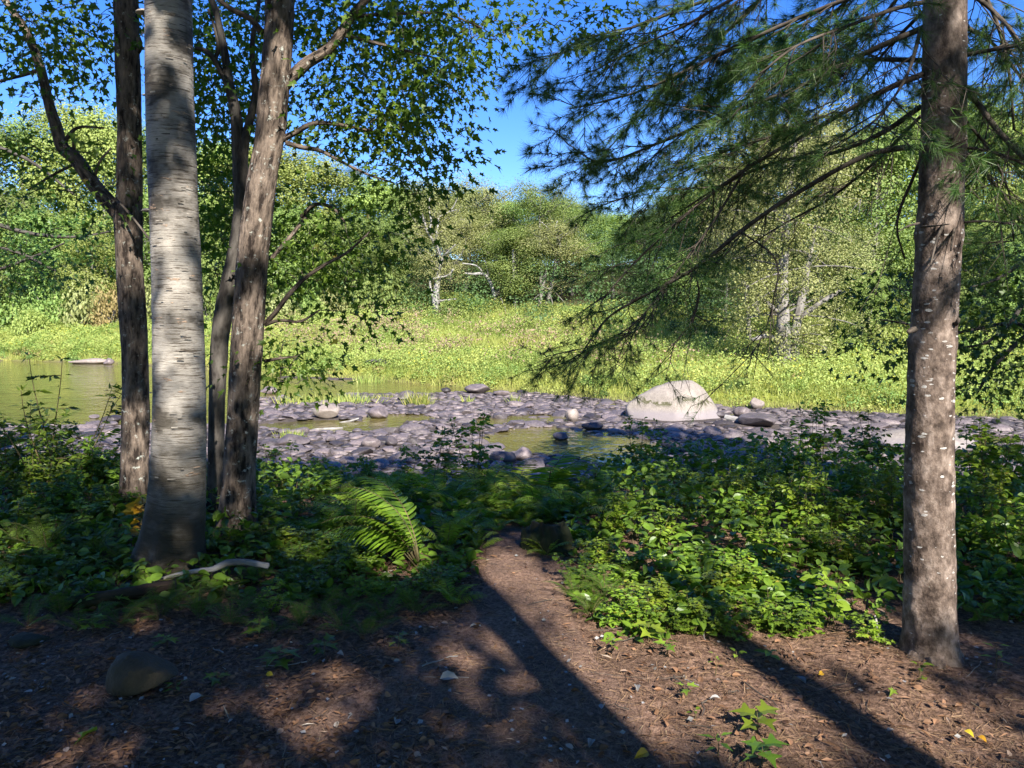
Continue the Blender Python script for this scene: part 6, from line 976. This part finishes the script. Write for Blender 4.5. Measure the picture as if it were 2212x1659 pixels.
for q in order:
    cx_, cy_ = int(x[q]//.5), int(y[q]//.5); hit = False
    for a in (-1, 0, 1):
        for b_ in (-1, 0, 1):
            for p in cell.get((cx_+a, cy_+b_), ()):
                if (x[p]-x[q])**2+(y[p]-y[q])**2 < (.80*(s[p]+s[q]))**2: hit = True; break
            if hit: break
        if hit: break
    if not hit: cell.setdefault((cx_, cy_), []).append(q); sel.append(q)
sel = np.array(sel); sc_px = s[sel]/y[sel]; vis = (v[sel] < 1015) & (u[sel] > 20) & (u[sel] < 2200); rank = np.argsort(-np.where(vis, sc_px, 0)); big = set(sel[rank[:265]].tolist())
GR = Geo()
for q in sel:
    z = max(WZ-.03, bed[q]); a = RNG.uniform(0, 6.28); tl = RNG.normal(size=2)*.10
    if int(q) in big:
        me = RKh[RNG.integers(10)][0]; o = obj('cobble', me, None, (x[q], y[q], z)); o.scale = (s[q]*1.15,)*3; o.rotation_euler = (tl[0], tl[1], a)
        tag(o, 'rounded dark mauve grey cobble among the many packed on the low riverbed', 'cobble', 'larger cobbles of the riverbed')
    else:
        _, V, F_ = RK[RNG.integers(12)]; c, si = math.cos(a), math.sin(a); W = V*s[q]*1.1; W = np.stack([W[:, 0]*c-W[:, 1]*si, W[:, 0]*si+W[:, 1]*c, W[:, 2]+tl[0]*W[:, 0]], 1)+np.array([x[q], y[q], z]); GR.add(W, F_, RNG.random())
kind(obj('river_stones', GR.mesh('river_stones', M['cobble'], True)), 'stuff', 'thousands of small rounded grey stones covering the riverbed', 'stones')
print('cobbles', len(sel))
# driftwood
def log(name, label, pts, Y, m, cat='driftwood', sides=10, parts=(), seed=3, amp=.01):
    P, r = pxl(pts, Y); g = Geo(); V, Fs, b_ = tube(P, r, sides, .03, ridged(amp, 14, .12, seed, bow=.1)); g.add(V, Fs, .5, b_)
    for pt in parts: P2, r2 = pxl(pt, Y); V, Fs, b_ = tube(P2, r2, 6, .03, ridged(amp*.5, 14, .12, seed)); g.add(V, Fs, .5, b_)
    me = g.mesh(name, M[m], True); c = P.mean(0); me.transform(Matrix.Translation(-Vector(c))); return tag(obj(name, me, None, c), label, cat)
log('driftwood_log', 'pale driftwood log lying on the cobbles beside the boulder', [(1566, 902, 14, 22.2), (1590, 907, 13, 22.), (1615, 915, 11, 21.7), (1645, 926, 9, 21.3)], 22, 'pale_wood')
log('driftwood_stick', 'thin tan stick lying in the ripples near the leaning maple', [(655, 934, 5, 20.6), (690, 928, 6, 20.8), (740, 925, 4, 21)], 20.6, 'pale_wood')
log('driftwood_stick', 'short tan stick beside the reddish rock', [(715, 916, 3, 22.4), (745, 912, 4, 22.4), (775, 904, 3, 22.6)], 22.4, 'pale_wood')
log('driftwood_stick', 'small stick on the cobbles behind the pair of tall sprigs', [(860, 940, 3, 20), (885, 936, 4, 20), (905, 935, 2, 20)], 20, 'pale_wood')
# tufts of reed standing in the bed
def tuft(u, v, wpx, hpx, nb, label, Y=None):
    d = ray(u, v); Y = Y or (WZ-1.6)/d[2]; p = at(u, v, Y); w_ = wpx/2/F*Y; h = hpx/F*Y; x = RNG.normal(size=nb)*w_*.45; y = RNG.normal(size=nb)*w_*.35; g = Geo()
    tip = nrm(np.stack([x/w_*.5+RNG.normal(size=nb)*.2, RNG.normal(size=nb)*.25, np.ones(nb)], 1)); scatter(g, BLADE[0], BLADE[1], np.stack([x, y, np.full(nb, -.05)], 1), tip, rdir(nb), h*RNG.uniform(.5, 1.15, nb), RNG.random(nb)*.95, Sx=np.full(nb, .03))
    tag(obj('reed_tuft', g.mesh('reed_tuft', M['reed']), None, (p[0], Y, WZ)), label, 'grass tuft', 'reed tufts in the river')
for q in ((905, 876, 62, 36, 220, 'rounded bright green tuft standing before the grey pointed rock'), (745, 872, 130, 28, 420, 'wide yellow reed bed behind the flat topped brown rock'), (640, 872, 90, 26, 220, 'yellow reed patch next to the leaning maple'), (835, 862, 50, 16, 90, 'low yellow reeds between the wide bed and the green tuft'), (1010, 868, 20, 22, 40, 'thin pale reeds left of the dry stalks'), (1112, 872, 22, 26, 40, 'thin pale dry stalks on the cobbles past the slab'), (1395, 888, 40, 14, 80, 'short yellow grass at the foot of the boulder'), (690, 890, 26, 14, 50, 'small green tuft by the smooth reddish rock'), (625, 948, 60, 26, 130, 'pale green tuft among the near cobbles by the leaning maple'), (720, 800, 120, 18, 260, 'yellow reeds standing in the still water'), (800, 826, 70, 20, 160, 'yellow reeds at the tip of the grass bank'), (960, 832, 60, 20, 150, 'yellow reeds behind the small square rock')): tuft(*q)
# ------------------------------------------------------------------ the forest floor
def floor_pts(n, y0, y1, pw=1.6):
    y = y0+(y1-y0)*RNG.random(n)**pw; x = RNG.uniform(-1, 1, n)*(y*.72+.3); return x, y, np.maximum(Hgrid(x, y), H(x, y))
def onpath(x, y): return (x > path_l(y)-.0) & (x < path_r(y))
g = Geo(); x, y, z = floor_pts(26000, 2.3, 6.2); n = len(x); tip = nrm(np.stack([RNG.normal(size=n), RNG.normal(size=n), RNG.normal(size=n)*.08], 1)); nor = nrm(np.array([0, 0, 1.])+RNG.normal(size=(n, 3))*.3)
k = (x > -.6) | (RNG.random(n) < .35); scatter(g, NEEDLE[0], NEEDLE[1], np.stack([x, y, z+np.where(onpath(x, y), .014, .006)+RNG.random(n)*.006], 1)[k], tip[k], nor[k], RNG.uniform(.05, .10, n)[k], RNG.random(n)[k], Sx=np.full(n, .0026)[k])
kind(obj('pine_needle_litter', g.mesh('pine_needle_litter', M['dead_needle'])), 'stuff', 'fallen reddish pine needles strewn over the ground before the pine', 'pine needles')
g = Geo(); x, y, z = floor_pts(20000, 2.3, 6.0); n = len(x); k = RNG.random(n) < np.where(x < -.2, .95, .30)*np.where(onpath(x, y) & (y > 3), .35, 1); x, y, z = x[k], y[k], z[k]; n = len(x)
tip = nrm(np.stack([RNG.normal(size=n), RNG.normal(size=n), RNG.normal(size=n)*.12], 1)); nor = nrm(np.array([0, 0, 1.])+RNG.normal(size=(n, 3))*.5)
Pq = np.stack([x, y, z+np.where(onpath(x, y), .014, .008)+RNG.random(n)*.010], 1); h_ = n//2
scatter(g, OVATE[0], OVATE[1], Pq[:h_], tip[:h_], nor[:h_], RNG.uniform(.015, .045, h_), RNG.random(h_)); scatter(g, KITE[0], KITE[1], Pq[h_:], tip[h_:], nor[h_:], RNG.uniform(.02, .075, n-h_), RNG.random(n-h_), Sx=RNG.uniform(.004, .02, n-h_))
x, y, z = floor_pts(480, 2.3, 5.6); n = len(x); scatter(g, KITE[0], KITE[1], np.stack([x, y, z+.022], 1), nrm(np.stack([RNG.normal(size=n), RNG.normal(size=n), RNG.normal(size=n)*.15], 1)), nrm(np.array([0, 0, 1.])+RNG.normal(size=(n, 3))*.4), RNG.uniform(.008, .03, n), RNG.random(n), mi=1)
kind(obj('leaf_litter', g.mesh('leaf_litter', [M['brown_leaf'], M['pale_leaf']])), 'stuff', 'brown fallen leaves and wood chips covering the shaded ground', 'leaf litter')
# fallen leaves that stand out one by one
def fallen(u, v, s, m, label, tpl=REDM, tiltv=.35):
    p = ground_at(u, v); z = float(max(Hgrid(p[0:1], p[1:2])[0], p[2]))+.022; g = Geo(); a = RNG.uniform(0, 6.28)
    tpl = OVATE if m in ('pale_leaf', 'yellow_leaf') else tpl; s *= .85
    scatter(g, tpl[0]*np.array([1, 1, 2.2]), tpl[1], np.zeros((1, 3)), np.array([[math.cos(a), math.sin(a), .1]]), nrm(np.array([[RNG.normal()*tiltv, -abs(RNG.normal())*tiltv, 1.]])), s, np.array([RNG.random()*.9]))
    tag(obj('fallen_leaf', g.mesh('fallen_leaf', M[m]), None, (p[0], p[1], z)), label, 'leaf', 'fallen leaves on the ground')
for q in ((1400, 1640, .075, 'yellow_leaf', 'yellow fallen leaf lying lowest on the path edge'), (2083, 1590, .05, 'yellow_leaf', 'yellow fallen leaf in the sun patch below the pine'), (2112, 1606, .045, 'yellow_leaf', 'second yellow leaf right beside the one in the sun patch below the pine'), (1768, 1470, .045, 'yellow_leaf', 'orange yellow leaf on needles short of the pine shadow'), (950, 1478, .10, 'pale_leaf', 'large curled pale leaf in the middle of the dark path'), (1555, 1520, .05, 'pale_leaf', 'pale leaf among needles below the low drooping shrub'), (1740, 1488, .09, 'pale_leaf', 'long pale leaf beside the tree shadow near the pine'), (1375, 1490, .055, 'pale_leaf', 'pale leaf in the sun next to the long trunk shadow'), (410, 1530, .09, 'pale_leaf', 'pale leaf lying right beside the mossy brown stone', ), (855, 1580, .06, 'pale_leaf', 'whitish leaf scrap on the shaded path'), (1300, 1545, .06, 'pale_leaf', 'whitish leaf pair on the long trunk shadow'), (730, 1420, .05, 'pale_leaf', 'small pale leaf where litter meets the brambles'), (1030, 1360, .045, 'pale_leaf', 'small pale leaf on the path bend'), (1110, 1345, .05, 'pale_leaf', 'flat pale scrap on the narrow part of the path'), (850, 1440, .04, 'pale_leaf', 'bluish white leaf on the dark path'), (1170, 1350, .035, 'pale_leaf', 'tiny pale scrap beside the flat one on the narrow path'), (1280, 1610, .06, 'pale_leaf', 'curled white leaf low on the path near the yellow leaf'), (210, 1590, .12, 'shrub', 'green fallen leaf cluster on the dark litter before the stone'), (240, 1470, .07, 'yellow_leaf', 'dull yellow leaf leaning on the litter behind the stone'), (590, 1470, .05, 'yellow_leaf', 'dull yellow green leaf on the bare litter'), (1930, 1500, .05, 'shrub', 'green leaf fallen before the pine roots'), (2000, 1480, .06, 'shrub', 'round green leaf touching the pine roots')): fallen(*q)
# seedlings
def seedling(u, v, h, nl, s, tpl, m, label):
    p = ground_at(u, v); z = float(max(Hgrid(p[0:1], p[1:2])[0], p[2])); g = Geo(); t = thing('seedling', label, 'seedling', (p[0], p[1], z), group='seedlings on the open floor')
    gs = Geo(); add_tube(gs, [[0, 0, -.01], [.004, 0, h*.5], [0, .006, h]], [.0028, .002, .0014], 5, .03); a = RNG.uniform(0, 6.28)+np.arange(nl)*2.4; zz = h*(1-.12*np.arange(nl)); tp = np.stack([np.cos(a), np.sin(a), np.full(nl, .12)], 1)
    scatter(g, tpl[0], tpl[1], np.stack([0*a, 0*a, zz], 1)+tp*.012, nrm(tp), nrm(np.array([0, 0, 1.])+RNG.normal(size=(nl, 3))*.2), s*RNG.uniform(.75, 1.1, nl), RNG.random(nl)*.9)
    obj('stem', gs.mesh('stem', M['stem']), t); obj('foliage', g.mesh('foliage', M[m]), t)
for q in ((1635, 1585, .085, 5, .10, MAPLE, 'shrub', 'maple seedling with star leaves on the sunny needles'), (1550, 1640, .08, 5, .07, LANCE, 'shrub_dark', 'narrow leaved seedling by the lower picture edge'), (1645, 1655, .09, 6, .09, MAPLE, 'shrub_dark', 'shaded maple seedling at the lower picture edge'), (1478, 1510, .06, 3, .05, REDM, 'shrub', 'tiny red maple seedling on the sun patch'), (1545, 1460, .10, 5, .03, LANCE, 'fern', 'thin upright seedling catching the sun'), (1440, 1420, .07, 4, .06, MAPLE, 'shrub', 'seedling in the sun before the sunlit fern'), (1400, 1390, .10, 5, .09, MAPLE, 'shrub', 'bright maple seedling beside the sunlit fern'), (1590, 1430, .05, 4, .04, OVATE, 'fern', 'small round leaved seedling by the curled twig'), (1500, 1560, .05, 3, .03, OVATE, 'fern', 'tiny seedling between the two trunk shadows'), (1985, 1465, .06, 4, .05, OVATE, 'shrub_dark', 'small seedling growing at the pine roots'), (2150, 1450, .12, 6, .06, LANCE, 'shrub', 'grassy seedling right of the pine roots'), (600, 1440, .07, 6, .11, REDM, 'shrub_dark', 'bluish seedling with wide leaves on the dark litter'), (380, 1500, .05, 6, .05, LANCE, 'shrub_dark', 'small tuft of narrow leaves behind the mossy brown stone'), (470, 1480, .05, 5, .06, REDM, 'shrub_dark', 'dim seedling between the stone and the bluish seedling'), (360, 1400, .06, 6, .07, REDM, 'shrub_dark', 'dim flat seedling beyond the stone'), (200, 1370, .08, 6, .07, REDM, 'shrub', 'yellow green seedling near the mossy lump'), (560, 1380, .10, 6, .08, MAPLE, 'shrub_dark', 'yellowing seedling beside the bramble edge'), (700, 1420, .08, 5, .08, MAPLE, 'shrub_dark', 'dark seedling at the tip of the shaded patch'), (860, 1400, .06, 6, .06, REDM, 'shrub', 'low seedling where the path bends'), (1660, 1430, .05, 5, .06, OVATE, 'shrub', 'flat seedling under the drooping shrub'), (1320, 1415, .07, 5, .06, OVATE, 'fern', 'small leafy seedling at the sunny path edge')): seedling(*q)
# the mossy brown stone and a mossy lump
def floor_rock(name, label, u, v, w_, d_, h_, m, seed, ptsY, rz, slope_=0., sub=4):
    p = ground_at(u, v); me, V, _ = rock_mesh(seed, sub, 1., 4, M[m], .05, name); V = V-(V.max(0)+V.min(0))/2; V /= (V.max(0)-V.min(0))/2
    zt = V[:, 2]*(1-slope_*(V[:, 0]+.25)*.75); V = np.stack([V[:, 0]*w_/2, V[:, 1]*d_/2, zt*h_/2+h_*.36], 1); me.vertices.foreach_set('co', V.astype(np.float32).ravel()); me.update()
    o = obj(name, me, None, (p[0], p[1]+d_*.3, p[2])); o.rotation_euler = (0, 0, rz); return tag(o, label, 'stone')
floor_rock('stone', 'mossy brown stone with a sloping back lying on the litter', 290, 1505, .31, .22, .19, 'stone', 3, 0, -.12, .95)
floor_rock('stone', 'low moss covered lump at the picture edge behind the stone', 50, 1400, .18, .18, .06, 'moss', 8, 0, .3, .1)
# fallen wood
log('fallen_branch', 'pale bare fallen branch with a bend lying before the birch', [(330, 1256, 6, 4.5), (372, 1244, 8, 4.5), (420, 1234, 9, 4.5), (462, 1229, 10, 4.5), (490, 1216, 12, 4.5), (530, 1214, 10, 4.5), (580, 1223, 10, 4.5)], 4.5, 'pale_wood', 'branch', 14, seed=4, amp=.005)
log('rotten_log', 'dark rotten log half buried in ferns before the birch roots', [(110, 1312, 18, 4.2), (200, 1296, 24, 4.2), (300, 1278, 22, 4.25), (380, 1262, 15, 4.3)], 4.2, 'rotten', 'log', 16, seed=6, amp=.012)
log('rotten_log', 'thin dark rotten log under the pale fallen branch', [(400, 1262, 18, 4.6), (500, 1258, 20, 4.6), (600, 1266, 16, 4.65), (690, 1262, 10, 4.7)], 4.6, 'rotten', 'log', 12, seed=7, amp=.008)
log('fallen_stick', 'grey stick lying in the shaded brambles by the path', [(830, 1285, 7, 4.7), (900, 1272, 8, 4.7), (960, 1268, 5, 4.7)], 4.7, 'pale_wood', 'stick', 8, seed=8, amp=.002)
log('fallen_stick', 'short upright broken stick at the edge beside the rotten log', [(42, 1320, 9, 4.4), (38, 1290, 8, 4.4), (30, 1270, 6, 4.4)], 4.4, 'pale_wood', 'stick', 8, seed=9, amp=.002)
log('fallen_stick', 'thin stick pointing at the sun patch on the needles', [(1235, 1520, 5, 3.25), (1275, 1540, 4, 3.17)], 3.2, 'twig', 'stick', 7, seed=10, amp=.001)
log('fallen_stick', 'pale stub of a cut stem standing by the maple sapling', [(1898, 1420, 9, 3.72), (1898, 1395, 9, 3.72), (1896, 1360, 7, 3.72), (1890, 1330, 4, 3.72)], 3.72, 'pale_wood', 'stick', 8, seed=11, amp=.001)
log('fallen_stick', 'bare upright stem beside the broad leaf sapling', [(1868, 1400, 6, 3.85), (1870, 1340, 5, 3.85), (1874, 1295, 4, 3.85)], 3.85, 'twig', 'stick', 7, seed=12, amp=.001)
log('curled_twig', 'curled tan twig looping over the needles below the drooping shrub', [(1590, 1428, 5, 3.72), (1600, 1416, 6, 3.72), (1620, 1412, 6, 3.72), (1636, 1422, 6, 3.7), (1640, 1436, 5, 3.66), (1630, 1446, 4, 3.64)], 3.7, 'stem', 'twig', 7, seed=13, amp=.001)
# rotten stump at the end of the path
p = ground_at(1185, 1215); Yb = 5.35; c = at(1185, 1200, Yb); z = h1(c[0], Yb); g = Geo(); n = 40; P = np.array([[0, 0, -.1], [0, 0, .05], [.01, 0, .10], [.0, .02, .15]])
V, Fs, b_ = tube(P, np.array([.21, .17, .135, .085]), n, .02, ridged(.04, 14, .2, 17, .5, 5, .1, .3)); k = V[:, 2] > .07; V[k, 2] += (.13*(vn(V[k]*18, 3)-.6)); V[:, 2] += V[:, 0]*-.25*(V[:, 2] > .05); g.add(V, Fs, .5, b_)
tag(obj('rotten_stump', g.mesh('rotten_stump', M['rotten'], True), None, (c[0], Yb, z)), 'dark rotten stump beside the end of the path', 'stump')
log('root', 'dark root lying across the end of the path before the stump', [(1110, 1232, 10, 5.0), (1140, 1215, 16, 5.15), (1180, 1200, 20, 5.2), (1220, 1196, 14, 5.25)], 5.1, 'rotten', 'root', 10, seed=21, amp=.006)

g = Geo()
for q in range(260):
    y = RNG.uniform(2.4, 5.6); x = RNG.uniform(-1, 1)*(y*.72+.3); l = RNG.uniform(.05, .28); a = RNG.uniform(0, 6.28); n = 5; t = np.linspace(-.5, .5, n)
    P = np.stack([x+np.cos(a)*t*l+RNG.normal(size=n)*.006, y+np.sin(a)*t*l+RNG.normal(size=n)*.006, 0*t], 1); P[:, 2] = np.maximum(Hgrid(P[:, 0], P[:, 1]), H(P[:, 0], P[:, 1]))+RNG.uniform(.012, .026); r = RNG.uniform(.0012, .004)
    add_tube(g, P, np.linspace(r, r*.5, n), 5, .06, mi=int(RNG.random() < .15))
kind(obj('twig_litter', g.mesh('twig_litter', [M['twig'], M['pale_wood']])), 'stuff', 'small broken twigs scattered over the needle covered ground', 'twigs')
